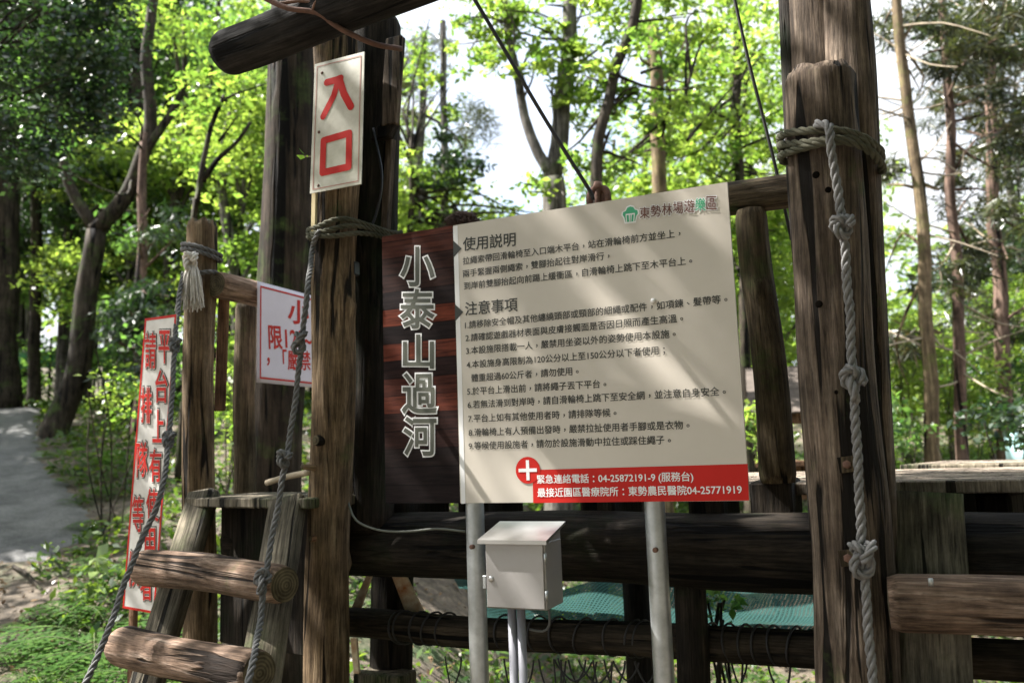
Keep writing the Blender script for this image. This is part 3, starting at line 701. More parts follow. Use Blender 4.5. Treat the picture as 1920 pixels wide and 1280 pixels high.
# entrance plate
EP = Plane(PB(590, 120, -.045), U, ZZ)
ent = thing('entrance_sign', PB(630, 360, -.045), 'tall stained white plate with two red entrance characters on gate post', 'sign')
q4 = [EP.hit(581, 363), EP.hit(677, 345), EP.hit(683, 97), EP.hit(590, 121)]
v, f = slab_uv(q4, .004); ep = mk('plate', v, f, ALU, ent, EP.M(), False)
g = G(); ctr_ = np.mean(q4, 0); inn = [ctr_ + (p - ctr_) * np.array([.90, .955]) for p in q4]; inn2 = [ctr_ + (p - ctr_) * np.array([.865, .94]) for p in q4]
g.add([(p[0], p[1], 0) for p in inn] + [(p[0], p[1], 0) for p in inn2], [(i, (i + 1) % 4, 4 + (i + 1) % 4, 4 + i) for i in range(4)]); on(EP, g, 'border_line', plain('faded red line', (.42, .2, .16), .6), ep, .0008)
g = G(); stroke(g, EP, [(613, 155), (632, 150), (639, 147)], 11); stroke(g, EP, [(634, 152), (626, 180), (606, 219)], 10.5); stroke(g, EP, [(637, 150), (645, 176), (658, 200)], 12)
stroke(g, EP, [(607, 264), (655, 250), (654, 313), (605, 324)], 11, True); on(EP, g, 'red_lettering', RED, ep, .0012)
for x, y in ((604, 137), (598, 248), (597, 348)):
    c = EP.hit(x, y); g = G(); g.add([(c[0] + .006 * cos(t), c[1] + .006 * sin(t), 0) for t in np.linspace(0, 2 * pi, 10, endpoint=False)] + [(c[0], c[1], .004)], [(i, (i + 1) % 10, 10) for i in range(10)]); on(EP, g, 'nail', RUST, ep, .0005)
# pale lath under the plate
g = G(); A = PB(590, 360, -.03); B = PB(588, 445, -.03); g.box((A + B) / 2, U * .008, N * .006, (B - A) / 2); tag(world_mesh('lath', g.v, g.f, plain('pale new wood', (.55, .45, .24), .8), None, False), 'narrow pale lath hanging below the entrance plate', 'lath')
# little green sprig by the plate
sp = thing('leaf_sprig', PB(583, 296, -.02), 'single bright green leaf on a thin twig beside the entrance plate', 'sprig')
g = G(); g.tube(spline([PB(584, 293, -.02), PB(576, 294, -.03), PB(566, 292, -.04)], .01), .0018, 5); g.build('twig', TWIG, sp)
V = leaf_arrays(np.array([PB(572, 296, -.04), PB(574, 292, -.04), PB(572, 290, -.04)]), .035, .5, 0); leaf_mesh('leaf', V, L_BRIGHT, sp)
# black clip box with its cables on the dark log
bx = thing('junction_box', PB(654, 505, .1), 'small black plastic junction box between the gate logs', 'junction box')
g = G(); g.box(PB(655, 505, .10), U * .034, N * .02, ZZ * .026, .005); g.build('housing', BLACK, bx, False)
wire('lead', [PB(660, 520, .1), PB(662, 640, .12), PB(660, 800, .12), PB(656, 935, .10)], .004, BLACK, parent=bx)
wire('black_cable', [PB(700, 240, .14), PB(716, 330, .13), PB(706, 400, .14), PB(690, 436, .13)], .0045, BLACK, 'thin black cable looping down the dark gate log', 'cable')
wire('grey_cable', [PB(652, 940, .08), PB(668, 975, .07), PB(710, 993, .06), PB(760, 996, .05), PB(820, 991, .05), PB(872, 996, .05)], .0038, plain('grey cable sheath', (.11, .115, .09), .6), 'grey cable sagging from gate post to the steel sign post', 'cable')

# ------------------------------------------------------------------ pillar of lashed logs on the right
vlog('pillar_log', (1537, 139), (1612, 1295), .03, 128, 150, W_PILLAR, 'short thick cracked log at the front of the right pillar bundle', extra_down=.5, rough=.04, cracks=7, wob=.015, chew=.02, bend=.01)
vlog('pillar_log', (1532, -60), (1590, 900), .24, 118, 150, W_PILLAR, 'tall straight log rising above the cracked front log of the pillar', extra_down=1.2, cracks=5)
vlog('pillar_log', (1584, -60), (1640, 1295), .17, 84, 118, W_PILLAR, 'rough log on the right rear of the lashed pillar', extra_down=.6, rough=.09, cracks=5)
vlog('pillar_log', (1472, -60), (1514, 600), .22, 36, 46, W_DARK, 'slim dark pole on the left rear of the pillar', extra_down=1.6, rough=.05)
pil = bpy.data.objects['pillar_log']
for (x, y, r) in ((1530, 328, 7), (1553, 356, 6), (1535, 570, 7), (1606, 1011, 5), (1568, 735, 4)):
    c, n_ = surf(pil, x, y); rr0 = r * 2.2 / F; g = G(); g.tube([c - n_ * .02, c + n_ * .0006, c + n_ * .0012], [rr0, rr0, rr0 * .9], 14); g.build('hole_disc', HOLE_SHADE, pil)  # flat black discs, the shade inside each hole put into their colour
for (x, y) in ((1588, 870), (1590, 1045)):
    c, n_ = surf(pil, x, y); c = c - N * .001; g = G(); g.box(c, (U + ZZ * .12) * .020, N * .004, (ZZ - U * .12) * .020); pl_ = g.build('washer_plate', W_RAIL, pil, False)
    g = G(); g.tube([c, c - N * .012, c - N * .014], [.011, .011, .007], 6); g.build('bolt', RUST, pl_)
g = G(); c = PB(1508, 138, -.02); g.tube([c - ZZ * .02, c + ZZ * .012], .006, 8); g.build('nail', BLACK, pil)
rq = thing('knotted_rope', PB(1556, 240, -.1), 'grey knotted climbing rope tied round the cracked right pillar', 'rope')
c = PB(1553, 255, .085)
g = G()
for k in range(3):
    t = np.linspace(0, 2 * pi, 80)
    pts = np.array([c + U * .131 * np.sign(cos(q)) * abs(cos(q)) ** .85 + N * .182 * np.sign(sin(q)) * abs(sin(q)) ** .85 + ZZ * (-.012 - .020 * k + .036 * cos(q - 1.9) - .05 * max(0, cos(q)) ** 2 + .008 * sin(2 * q + k * 2)) - N * .0 for q in t])
    rope_geo(g, pts, .0115, raw=True)
g.build('rope_wrap', ROPE_M, rq)
kp = [PB(1553, 236, -.135), PB(1556, 262, -.145), PB(1565, 320, -.135), PB(1580, 425, -.135), PB(1591, 560, -.13), PB(1600, 715, -.13), PB(1608, 860, -.13), PB(1617, 1042, -.13), PB(1628, 1170, -.13), PB(1637, 1300, -.13)]
g = G(); rope_geo(g, [PB(1530, 232, -.11)] + kp, .0118); g.build('rope_tail', ROPE, rq)
for i, r in ((3, .023), (5, .027), (7, .030)):
    cc = np.array(kp[i]); g = G(); rope_geo(g, knot_pts(cc - N * .014, np.array(kp[i - 1]) - np.array(kp[i + 1]), r, U + ZZ * .2, (1.3, 1.75, 1.45)[(i - 3) // 2], (.95, .8, 1.0)[(i - 3) // 2], (.0, .55, -.6)[(i - 3) // 2]), .0118, raw=True); g.build('rope_knot', ROPE, rq)

# ------------------------------------------------------------------ handrail, cables, shackle
hr = thing('log_handrail', PB(1450, 905, .32), 'log handrail with one upright between board and right pillar', 'railing')
A = PB(1424, 364, .34); ra = A - U * 1.62; rb_ = A + U * .18
log('rail', ra, rb_, .050, .054, W_RAIL, hr, rough=.06)
T = PB(1417, 392, .32); B = PB(1464, 905, .32); log('post', B, T, .056, .049, W_RAIL, hr, rough=.08, bend=-.018, wob=.03, knots=[(-.2, .48, .03, .012), (2.9, .6, .03, .012)])
sh = thing('rusty_shackle', PB(1120, 395, .34), 'rusty iron cable clamp showing above the top edge of the board', 'clamp')
q = PB(1122, 372, .34)
def arch(c, w, h, r, n=14): return [c + U * w * cos(t) + ZZ * h * sin(t) for t in np.linspace(pi, 0, n)]
g = G(); g.tube([q - U * .030 - ZZ * .06] + arch(q - U * .006, .026, .036, 0) + [q + U * .018 - ZZ * .06], .013, 10); g.build('clamp_jaw', RUST, sh)
g = G(); g.tube([q + U * .004 - ZZ * .06 - N * .01] + [p - N * .012 + U * .020 for p in arch(q, .018, .030, 0)] + [q + U * .040 - ZZ * .06 - N * .01], .012, 10); g.build('clamp_jaw', RUST, sh)
g = G(); g.tube([q + ZZ * .03 + U * .005 - N * .02, q + ZZ * .052 + U * .008 - N * .02], [.017, .014], 8); g.build('clamp_nut', plain('pinkish rust', (.3, .17, .13), .8), sh)
wire('steel_cable', [P(860, -45, 2.72), P(890, 0, 2.72), P(945, 92, 2.72), P(1005, 195, 2.72), P(1060, 285, 2.72), P(1106, 358, 2.72), P(1112, 375, 2.72)], .0068, WIRE, 'dark steel cable slanting down to the rusty clamp', 'cable')
wire('steel_cable', [P(1370, -40, 2.75), P(1382, 20, 2.75), P(1405, 120, 2.75), P(1432, 225, 2.75), P(1458, 330, 2.75), P(1484, 450, 2.75)], .0058, WIRE, 'thin dark cable dropping past the handrail behind the right pillar', 'cable')
fr = thing('frayed_rope_bundle', PB(870, 420, .34), 'shaggy brown frayed bundle lying on the rail behind the board', 'rope bundle')
c = PB(868, 419, .30); g = G()
for i in range(420):
    a = R.uniform(0, 2 * pi); e = R.random() ** .5; s = c + U * cos(a) * .035 * e + N * sin(a) * .03 * e - ZZ * .012; h_ = .05 * sqrt(max(.05, 1 - e * e)) + R.gauss(0, .004); o_ = (U * cos(a) * .022 + N * sin(a) * .02) * e
    g.tube([s, s + o_ * .6 + ZZ * h_ * .7, s + o_ * 1.1 + ZZ * h_ + NR.normal(size=3) * .005, s + o_ * 1.7 + NR.normal(size=3) * .008 + ZZ * h_ * .8], [.0024, .0022, .0018, .001], 4, False)
g.build('strands', plain('brown coir fibre', (.14, .09, .075), .95, var=.5, vs=50), fr)
wire('core', [c - ZZ * .02 + U * 0, c - ZZ * .02 + U * .01] if False else [c - U * .06 - N * .02 + ZZ * .012, c + ZZ * .028 - N * .03, c + U * .05 - N * .02 + ZZ * .016], .012, plain('brown coir fibre core', (.1, .065, .055), .95), parent=fr)

# ------------------------------------------------------------------ platform
plat = thing('play_platform', PB(1200, 1000, .6), 'dark log platform behind the board with pale decking', 'platform')
zd = 1.372
o0 = PB(720, 900, .42); o0[2] = 0; right_end = float((PB(1700, 900, .42) - o0) @ U)
nb = 8
for i in range(nb):
    y0 = .42 - .0 + i * .145; g = G()
    c = O + np.array([0, 0, 0]) - O + (O - ZZ * O[2]) + N * (y0 + .068) + U * 1.25 + ZZ * (zd - .018)
    g.box(c, U * 1.62, N * .0685, ZZ * (.018 + R.uniform(-.001, .001)), .004); g.build('deck_board', W_DECK, plat, False)
# front landing boards on the right (face the camera)
cR = (PZ(1690, 868, zd + .012) + PZ(1930, 866, zd + .012)) / 2
e1 = PZ(1686, 871, zd + .012); e2 = PZ(1990, 867, zd + .012); ex = e2 - e1; ex[2] = 0; exl = np.linalg.norm(ex); ex /= exl; ey = np.array([-ex[1], ex[0], 0])
land = thing('landing', (e1 + e2) / 2, 'pale plank landing at the right of the lashed pillar', 'landing')
for k in range(4):
    g = G(); cc = e1 + ex * (exl * .5 + .35) + ey * (.075 + k * .152) - ZZ * .024; g.box(cc, ex * (exl * .5 + .35), ey * .073, ZZ * .024, .005); g.build('deck_board', W_DECK if k else W_PLANK, land, False)
for k, px in enumerate((1765, 1905)):
    g = G(); a = P(px, 940, 2.75); a[2] = zd - .15; g.box(a, ex * .05, ey * .25, ZZ * .10, .01); g.build('joist', W_DARK, land, False)
A = PB(640, 1016, .30); B = PB(1560, 1038, .30)
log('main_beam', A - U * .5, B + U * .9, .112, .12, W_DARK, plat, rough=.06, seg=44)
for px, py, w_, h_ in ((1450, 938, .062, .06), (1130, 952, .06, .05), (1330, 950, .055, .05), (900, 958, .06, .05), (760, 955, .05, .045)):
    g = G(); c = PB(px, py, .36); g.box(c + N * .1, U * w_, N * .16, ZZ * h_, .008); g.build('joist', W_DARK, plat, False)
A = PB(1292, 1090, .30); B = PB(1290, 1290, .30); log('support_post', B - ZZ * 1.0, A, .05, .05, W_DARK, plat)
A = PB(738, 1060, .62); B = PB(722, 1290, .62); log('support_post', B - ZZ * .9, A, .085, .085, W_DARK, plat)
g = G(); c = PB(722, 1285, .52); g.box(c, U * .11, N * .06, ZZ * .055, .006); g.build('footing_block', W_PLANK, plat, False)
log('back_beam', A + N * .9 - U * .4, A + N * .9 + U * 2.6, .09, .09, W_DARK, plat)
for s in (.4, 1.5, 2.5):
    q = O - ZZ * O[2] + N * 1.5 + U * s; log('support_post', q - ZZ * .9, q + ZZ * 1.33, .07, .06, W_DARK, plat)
# lower log with wire lacing and net loops
low = thing('lacing_log', PB(1000, 1195, .36), 'low dark log under the platform with wire lacing', 'log')
A = PB(650, 1170, .36); B = PB(1540, 1213, .36); log('log', A - U * .25, B + U * 1.3, .054, .056, wood('shade darkened lower log', (.012, .01, .008), (.035, .028, .02), (.09, .07, .05)), low, rough=.05)  # shade below the platform is put into this darker wood colour
g = G()
for px in (752, 760, 790, 812, 838, 948, 1010, 1050, 1095, 1150, 1190, 1205, 1330, 1372, 1400, 1425, 1455, 1490):
    c = PB(px, 1170 + (px - 650) * .0483, .36); tl_ = R.uniform(-.2, .2)
    g = G(); g.tube([c + (ZZ * cos(t) + N * sin(t)) * .058 + U * (.018 * sin(t + tl_) + tl_ * .03 * cos(t)) for t in np.linspace(0, 2 * pi, 20)], .0038, 6, False); g.build('wire_loop', WIRE, low)
for px, dx, dz in ((865, -20, 70), (945, 14, 60), (958, 26, 66), (1010, 30, 90), (1040, 40, 40), (1052, -8, 110), (1066, 30, 70), (1085, 36, 44), (1098, -30, 62), (1112, 20, 90), (1150, 26, 36), (1172, -22, 60), (1190, 22, 42), (1360, 16, 70), (1400, -14, 40), (1440, 20, 60)):
    c = PB(px, 1232 + (px - 860) * .02, .36); k = 2.7 / F; g = G()
    g.tube(spline([c, c + (U * dx * .2 - ZZ * dz * .35) * k, c + (U * dx - ZZ * dz * .9) * k - N * .01, c + (U * dx * 1.6 - ZZ * dz * .5) * k, c + (U * dx * 1.9 + ZZ * .0) * k], .012), .0033, 6, False); g.build('net_cord', WIRE, low)
# rust stained steel brace
br = thing('steel_brace', PB(690, 1180, .46), 'rust stained white steel brace beside the lower log', 'brace')
def bar(a, b, off, w0, w1, th=.006, tw=0.0):
    A = PB(a[0], a[1], off); B = PB(b[0], b[1], off + tw); d = (B - A); s = U
    v = []; 
    for q, w_ in ((A, w0), (B, w1)):
        for sx, sn in ((-1, -1), (1, -1), (1, 1), (-1, 1)): v.append(q + s * w_ * sx + N * th * sn)
    return v, [(0, 1, 2, 3), (7, 6, 5, 4), (0, 4, 5, 1), (1, 5, 6, 2), (2, 6, 7, 3), (3, 7, 4, 0)]
for args in (((698, 1066), (664, 1150), .46, .010, .022), ((745, 1070), (780, 1150), .46, .030, .040), ((664, 1195), (672, 1290), .47, .013, .012)):
    v, f = bar(*args); world_mesh('flat_bar', v, f, PAINT_RUST, br, False)
# teal safety net
def net_mat():
    q, t, nd, out = mat('teal safety netting'); L = t.links.new
    tc = nd('ShaderNodeTexCoord')
    def wv(dirv):
        mp = nd('ShaderNodeMapping'); mp.inputs['Rotation'].default_value = (0, 0, dirv); L(tc.outputs['Object'], mp.inputs[0])
        wz = nd('ShaderNodeTexWave', i_Scale=17.0, i_Distortion=7.0); wz.inputs['Detail'].default_value = 1.5; wz.inputs['Detail Scale'].default_value = .25; L(mp.outputs[0], wz.inputs[0]); return wz.outputs['Fac']
    a = wv(.5); b = wv(2.0); mxm = nd('ShaderNodeMath', operation='MAXIMUM'); L(a, mxm.inputs[0]); L(b, mxm.inputs[1])
    cr = ramp(nd, [(.35, (.006, .022, .02)), (.95, (.036, .085, .077))]); L(mxm.outputs[0], cr.inputs[0])
    d = nd('ShaderNodeBsdfDiffuse'); L(cr.outputs[0], d.inputs[0]); tr = nd('ShaderNodeBsdfTranslucent'); L(cr.outputs[0], tr.inputs[0])
    s = nd('ShaderNodeMixShader'); s.inputs[0].default_value = .35; L(d.outputs[0], s.inputs[1]); L(tr.outputs[0], s.inputs[2])
    tp = nd('ShaderNodeBsdfTransparent'); s2 = nd('ShaderNodeMixShader'); hr_ = ramp(nd, [(.15, (.55, .55, .55)), (.5, (1, 1, 1))]); L(mxm.outputs[0], hr_.inputs[0]); L(hr_.outputs[0], s2.inputs[0]); L(tp.outputs[0], s2.inputs[1]); L(s.outputs[0], s2.inputs[2])
    L(s2.outputs[0], out.inputs[0]); return q
va = []; n1, n2 = 60, 30
cor = [P(800, 1075, 3.6), P(1560, 1105, 3.7), P(1600, 1190, 3.1), P(880, 1195, 3.15)]
cor[0] = P(850, 1085, 4.4); cor[3] = P(930, 1195, 3.15); cor[1] = P(1570, 1100, 4.6)
for j in range(n2):
    for i in range(n1):
        s, t = i / (n1 - 1), j / (n2 - 1); q = cor[0] * (1 - s) * (1 - t) + cor[1] * s * (1 - t) + cor[2] * s * t + cor[3] * (1 - s) * t
        va.append(q + ZZ * (-.16 * sin(pi * s) * sin(pi * t) + .06 * noise.noise(Vector((s * 6, t * 4, 0))) + .05 * noise.noise(Vector((s * 2.5, t * 2, 7)))))
tag(world_mesh('safety_net', va, [(j * n1 + i, j * n1 + i + 1, (j + 1) * n1 + i + 1, (j + 1) * n1 + i) for j in range(n2 - 1) for i in range(n1 - 1)], net_mat()), 'sagging teal safety net stretched behind the platform logs', 'net')

# ------------------------------------------------------------------ metal box on conduits
mb = thing('meter_box', PB(975, 1145, -.05) * np.array([1, 1, 0]) , 'grey metal meter box with sloping lid on two conduits', 'electric box')
cF = PB(912, 1016, -.16); w_ = .172; h_ = .205; dp = .13
tlq = PB(911, 1016, -.16); trq = PB(1023, 1021, -.16); blq = PB(921, 1140, -.16); brq = PB(1024, 1144, -.16)
wv_ = trq - tlq; wv_[2] = 0; w_ = np.linalg.norm(wv_); h_ = tlq[2] - blq[2]; cc = (tlq + brq) / 2 + N * dp / 2
g = G(); g.box(cc, U * w_ / 2, N * dp / 2, ZZ * h_ / 2, .003); body = g.build('box_body', STEEL_BOX, mb, False)
g = G(); g.box(cc - N * (dp / 2 + .0035), U * (w_ / 2 - .004), N * .003, ZZ * (h_ / 2 - .004), .0015); door = g.build('door', STEEL_BOX, mb, False)
for s in (.55, -.55):
    g = G(); q = cc + U * (w_ / 2 + .002) - N * (dp / 2 + .004) + ZZ * h_ / 2 * s; g.tube([q - ZZ * .013, q + ZZ * .013], .0045, 8); g.build('hinge', STEEL, door)
q = cc - N * (dp / 2 + .0065) - U * (w_ / 2 - .02) - ZZ * .01; g = G(); g.tube([q + N * .004, q - N * .003, q - N * .004], [.008, .008, .005], 16); g.build('lock', STEEL_LID, door)
q = cc - U * (w_ / 2 + .003) - N * (dp / 2) - ZZ * .02; g = G(); g.box(q, U * .005, N * .006, ZZ * .018, .001); g.build('latch', STEEL, door, False)
tp_ = cc + ZZ * (h_ / 2)
v = []
for sx in (-1, 1):
    for (nn_, zz_) in ((-dp / 2 - .022, -.003), (-dp / 2 - .022, .008), (dp / 2 + .006, .047), (dp / 2 + .006, .040)): v.append(tp_ + U * (w_ / 2 + .014) * sx + N * nn_ + ZZ * zz_)
world_mesh('lid', v, [(0, 1, 2, 3), (7, 6, 5, 4), (0, 4, 5, 1), (1, 5, 6, 2), (2, 6, 7, 3), (3, 7, 4, 0)], STEEL_LID, mb, False)
v = [];
for sx in (-1, 1):
    for (nn_, zz_) in ((-dp / 2, 0), (dp / 2, 0), (dp / 2, .039)): v.append(tp_ + U * (w_ / 2 - .002) * sx + N * nn_ + ZZ * zz_)
world_mesh('lid_gusset', v, [(0, 1, 2), (5, 4, 3), (0, 3, 4, 1), (1, 4, 5, 2), (2, 5, 3, 0)], STEEL_BOX, mb, False)
for px in (960, 977):
    a = PB(px, 1150, -.10); g = G(); g.tube([np.array([a[0], a[1], -.1]), np.array([a[0], a[1], .5]), np.array([a[0], a[1], cc[2] - h_ / 2])], .0125, 16); g.build('conduit', PIPE, mb)
wire('box_cable', [cc + U * .07 - ZZ * (h_ / 2 - .01), cc + U * .072 - ZZ * (h_ / 2 + .05), cc + U * .05 - ZZ * (h_ / 2 + .07), cc + U * .01 - ZZ * (h_ / 2 + .066)], .0035, plain('grey lead', (.09, .09, .085), .6), parent=mb)

# ------------------------------------------------------------------ ladders
lad = thing('log_ladder', P(300, 1280, 2.8), 'log ladder with two round rungs under the left landing', 'ladder')
def plank(name, A, B, wa, wb, th, side, mt, parent, label=None):
    """a slightly uneven split plank from A to B; side = its width direction"""
    A = np.array(A); B = np.array(B); z = (B - A); L = np.linalg.norm(z); z /= L; s = np.array(side, float); s -= z * (s @ z); s /= np.linalg.norm(s); n_ = np.cross(s, z)
    M = Matrix((Vector(s), Vector(n_), Vector(z))).transposed().to_4x4(); M.translation = Vector(A)
    n = max(6, int(L / .03)); sec = [(-1, -.7), (-.85, -1), (-.3, -1.12), (.3, -1.1), (.86, -.98), (1, -.65), (1, .7), (.9, 1), (-.9, 1), (-1, .7)]; v = []; k = len(sec); q0 = R.uniform(0, 99)
    for i in range(n + 1):
        t = i / n; w_ = (wa + (wb - wa) * t) / 2
        for (x, y) in sec:
            v.append((x * w_ * (1 + .06 * noise.noise(Vector((t * L * 4, x * 3, q0)))), y * th / 2 * (1 + .2 * noise.noise(Vector((t * L * 3, x * 2, q0 + 5)))), t * L))
    f = [(i * k + j, i * k + (j + 1) % k, (i + 1) * k + (j + 1) % k, (i + 1) * k + j) for i in range(n) for j in range(k)] + [tuple(range(k))[::-1], tuple(range(n * k, n * k + k))]
    return mk(name, v, f, mt, parent, M)
LS = P(540, 1097, 2.5) - P(255, 1060, 3.05); LS[2] = 0; LS /= np.linalg.norm(LS)
plank('stringer', P(262, 1330, 2.72), P(383, 924, 3.20), .125, .125, .055, U, W_PLANK, lad)
plank('stringer', P(478, 1330, 2.40), P(541, 938, 2.86), .125, .13, .055, U, W_PLANK, lad)
rk = dict(rough=.05, seg=40, wob=.015)
log('rung', P(268, 1062, 2.95), P(536, 1097, 2.46), .063, .056, W_RUNG, lad, knots=[(.5, .45, .03, .006)], **rk)
log('rung', P(230, 1210, 2.72), P(486, 1262, 2.22), .063, .056, W_RUNG, lad, knots=[(1, .3, .03, .006)], **rk)
ll = thing('landing', P(480, 910, 3.1), 'narrow grey plank landing at the top of the left log ladder', 'landing')
a, b = P(345, 899, 3.19), P(574, 914, 2.79); b[2] = a[2] = 1.372; ey2 = np.cross(ZZ, (b - a) / np.linalg.norm(b - a))
for k in range(3):
    g = G(); g.box((a + b) / 2 + ey2 * (.06 + k * .125) - ZZ * .02, (b - a) / 2, ey2 * .059, ZZ * .018, .005); g.build('deck_board', W_PLANK, ll, False)
g = G(); g.box((a + b) / 2 + ey2 * .16 - ZZ * .30 , (b - a) / 2 * .9, ey2 * .02, ZZ * .26, .005); g.build('void_board', W_DARK, ll, False)  # black board standing in for the shade in the void under the landing
wire('root', [P(500, 905, 3.0), P(540, 893, 2.95), P(580, 885, 2.86)], .011, TWIG, 'pale dry branch lying on the left landing', 'branch')
lr = thing('log_ladder', P(1750, 1300, 2.2), 'log ladder with one thick rung right of the pillar', 'ladder')
e_r = U
plank('stringer', P(1757, 1340, 2.06), P(1738, 926, 2.27), .165, .175, .05, U, W_PLANK, lr)
plank('stringer', P(2110, 1340, 1.95), P(2085, 926, 2.2), .165, .175, .05, U, W_PLANK, lr)
lg = log('rung', P(1667, 1130, 2.08), P(1667, 1130, 2.08) + U * .78, .070, .072, W_RUNG, lr, rough=.045, seg=44, wob=.015, cracks=5)
q = P(1745, 1089, 1.985); g = G(); g.tube([q - ZZ * .01, q + ZZ * .006, q + ZZ * .007], [.006, .006, .004], 8); g.build('nail', STEEL, lg)
log('rung', P(1660, 1390, 1.95), P(1660, 1390, 1.95) + U * .8, .070, .072, W_RUNG, lr, rough=.045)

# ------------------------------------------------------------------ rear left post, tassel, side rail, banners
def up_post(name, top, bot, Yd, wt, wb, mt, label, extra=0.0, **k):
    T = PY(top[0], top[1], Yd); B = PY(bot[0], bot[1], Yd); d = (B - T) / np.linalg.norm(B - T)
    o = log(name, B + d * extra, T, wb * Yd / F / 2, wt * Yd / F / 2, mt, None, **k); return tag(o, label, 'post')
lp = up_post('rail_post', (378, 416), (372, 1180), 3.36, 56, 60, W_POLE, 'weathered post with white tassel at the left end of the side rail', .4, rough=.04, chew=.03, cracks=6)
g = G(); A = PY(420, 560, 3.42); B = PY(412, 770, 3.42); g.box((A + B) / 2, np.array([.9, .4, 0]) * .022, np.array([-.4, .9, 0]) * .02, (B - A) / 2, .003); tag(world_mesh('brace_plank', g.v, g.f, W_RED, None, False), 'reddish brace plank against the tassel post below side rail', 'plank')
sr = thing('side_rail', P(500, 560, 3.4), 'round log side rail running from tassel post behind gate post', 'railing')
A = P(404, 534, 3.38); B = P(672, 592, 4.35); B[2] = A[2]
log('rail', A, B, .055, .055, W_RUNG, sr, rough=.05)
q = PY(461, 570, 3.72); log('post', PY(455, 905, 3.72) - ZZ * .3, q, .05, .046, W_RAIL, sr)
tas = thing('rope_tassel', PY(357, 500, 3.24), 'frayed white rope tassel tied to the weathered left post', 'tassel')
g = G(); c = PY(362, 497, 3.25)
for i in range(120):
    a = R.uniform(0, 2 * pi); e = R.uniform(0, 1) ** .6; s = c + np.array([cos(a), sin(a), 0]) * .012
    r_ = e * .046; L_ = R.uniform(.13, .19)
    p3 = [s, s + np.array([cos(a) * r_ * .5, sin(a) * r_ * .4 - .012, -.05]), s + np.array([cos(a) * r_ * 1.0 + R.gauss(-.004, .006), sin(a) * r_ * .5 - .012, -L_])]
    g.tube(spline(p3, .02), R.uniform(.0017, .003), 5, False)
g.build('strands', ROPE_W, tas)
g = G(); k_ = PY(357, 488, 3.23); rope_geo(g, knot_pts(k_, ZZ, .024, np.array([1.0, 0, 0])), .012, raw=True); g.build('tassel_knot', ROPE_W, tas)
hl = thing('knotted_rope', PY(350, 500, 3.24), 'grey knotted rope from tassel post down past the left ladder', 'rope')
g = G()
for k in range(2):
    c = PY(378, 478, 3.36); t = np.linspace(0, 2 * pi, 50)
    rope_geo(g, np.array([c + np.array([cos(q_) * .074, sin(q_) * .074, .02 * k - .022 * cos(q_)]) for q_ in t]), .010, raw=True)
rope_geo(g, [PY(352, 512, 3.28), PY(372, 512, 3.27), PY(400, 510, 3.30), PY(412, 516, 3.36)], .010)
g.build('rope_wrap', ROPE_D, hl)
kp = [PY(343, 512, 3.24), PY(336, 560, 3.17), PY(328, 645, 3.04), PY(323, 735, 2.96), PY(316, 822, 2.86), PY(303, 920, 2.74), PY(266, 1012, 2.68), PY(236, 1085, 2.62), PY(200, 1190, 2.52), PY(150, 1300, 2.42)]
g = G(); rope_geo(g, kp, .0098); g.build('rope_tail', ROPE_D, hl)
for i in (2, 4):
    g = G(); rope_geo(g, knot_pts(kp[i], kp[i - 1] - kp[i + 1], .019, np.array([1.0, 0, 0])), .0098, raw=True); g.build('rope_knot', ROPE_D, hl)
# queueing banner
TLb = P(272, 597, 3.22); BLb = P(230, 1140, 3.36); TRb = P(331, 589, 3.12)
QP = Plane(TLb, TRb - TLb, TLb - BLb)
qb = thing('queue_banner', P(240, 1150, 3.33), 'narrow white banner with red border and outlined red characters', 'sign')
outl = [QP.hit(230, 1139), QP.hit(290, 1150), QP.hit(331, 589), QP.hit(272, 597)]
v, f = slab_uv(outl, .004); qs = mk('sheet', v, f, BANNER, qb, QP.M(), False)
def border(pl, outl, wm, mt, parent, off, inset=0.0):
    c = np.mean(outl, 0); g = G(); o_ = []; i_ = []
    for k in range(4):
        p, a, b = outl[k], outl[k - 1], outl[(k + 1) % 4]; da = (a - p) / np.linalg.norm(a - p); db = (b - p) / np.linalg.norm(b - p)
        o_.append(p + (da + db) * inset); i_.append(p + (da + db) * (inset + wm))
    g.add([(p[0], p[1], 0) for p in o_ + i_], [(k, (k + 1) % 4, 4 + (k + 1) % 4, 4 + k) for k in range(4)]); return on(pl, g, 'red_border', mt, parent, off)
border(QP, outl, .010, RED, qs, .0008)
g = G(); go = G(); gw = G()
def qx(y): return 272 - (y - 597) * .0775
for i, ch in enumerate('平台上有使用者'):
    y0 = 620 + i * 74; xo = qx(y0 + 30); k = 1.0
    char_box(g, QP, ch, xo + 31, xo + 53, y0, y0 + 60, .014); char_box(gw, QP, ch, xo + 31, xo + 53, y0, y0 + 60, .032); char_box(go, QP, ch, xo + 31, xo + 53, y0, y0 + 60, .06)
for i, ch in enumerate('請排隊等候'):
    y0 = 624 + i * 102; xo = qx(y0 + 30)
    char_box(g, QP, ch, xo + 6, xo + 26, y0, y0 + 66, .012); char_box(gw, QP, ch, xo + 6, xo + 26, y0, y0 + 66, .03); char_box(go, QP, ch, xo + 6, xo + 26, y0, y0 + 66, .056)
bl = on(QP, go, 'dark_outline', INK, qs, .0014); on(QP, gw, 'white_halo', BANNER, bl, .0026); on(QP, g, 'red_lettering', RED, bl, .0038)
g = G(); A = P(247, 1140, 3.37); g.box(A - ZZ * .25 + U * .01, U * .014, N * .012, ZZ * .35, .002); g.build('stake', W_RED, qb, False)
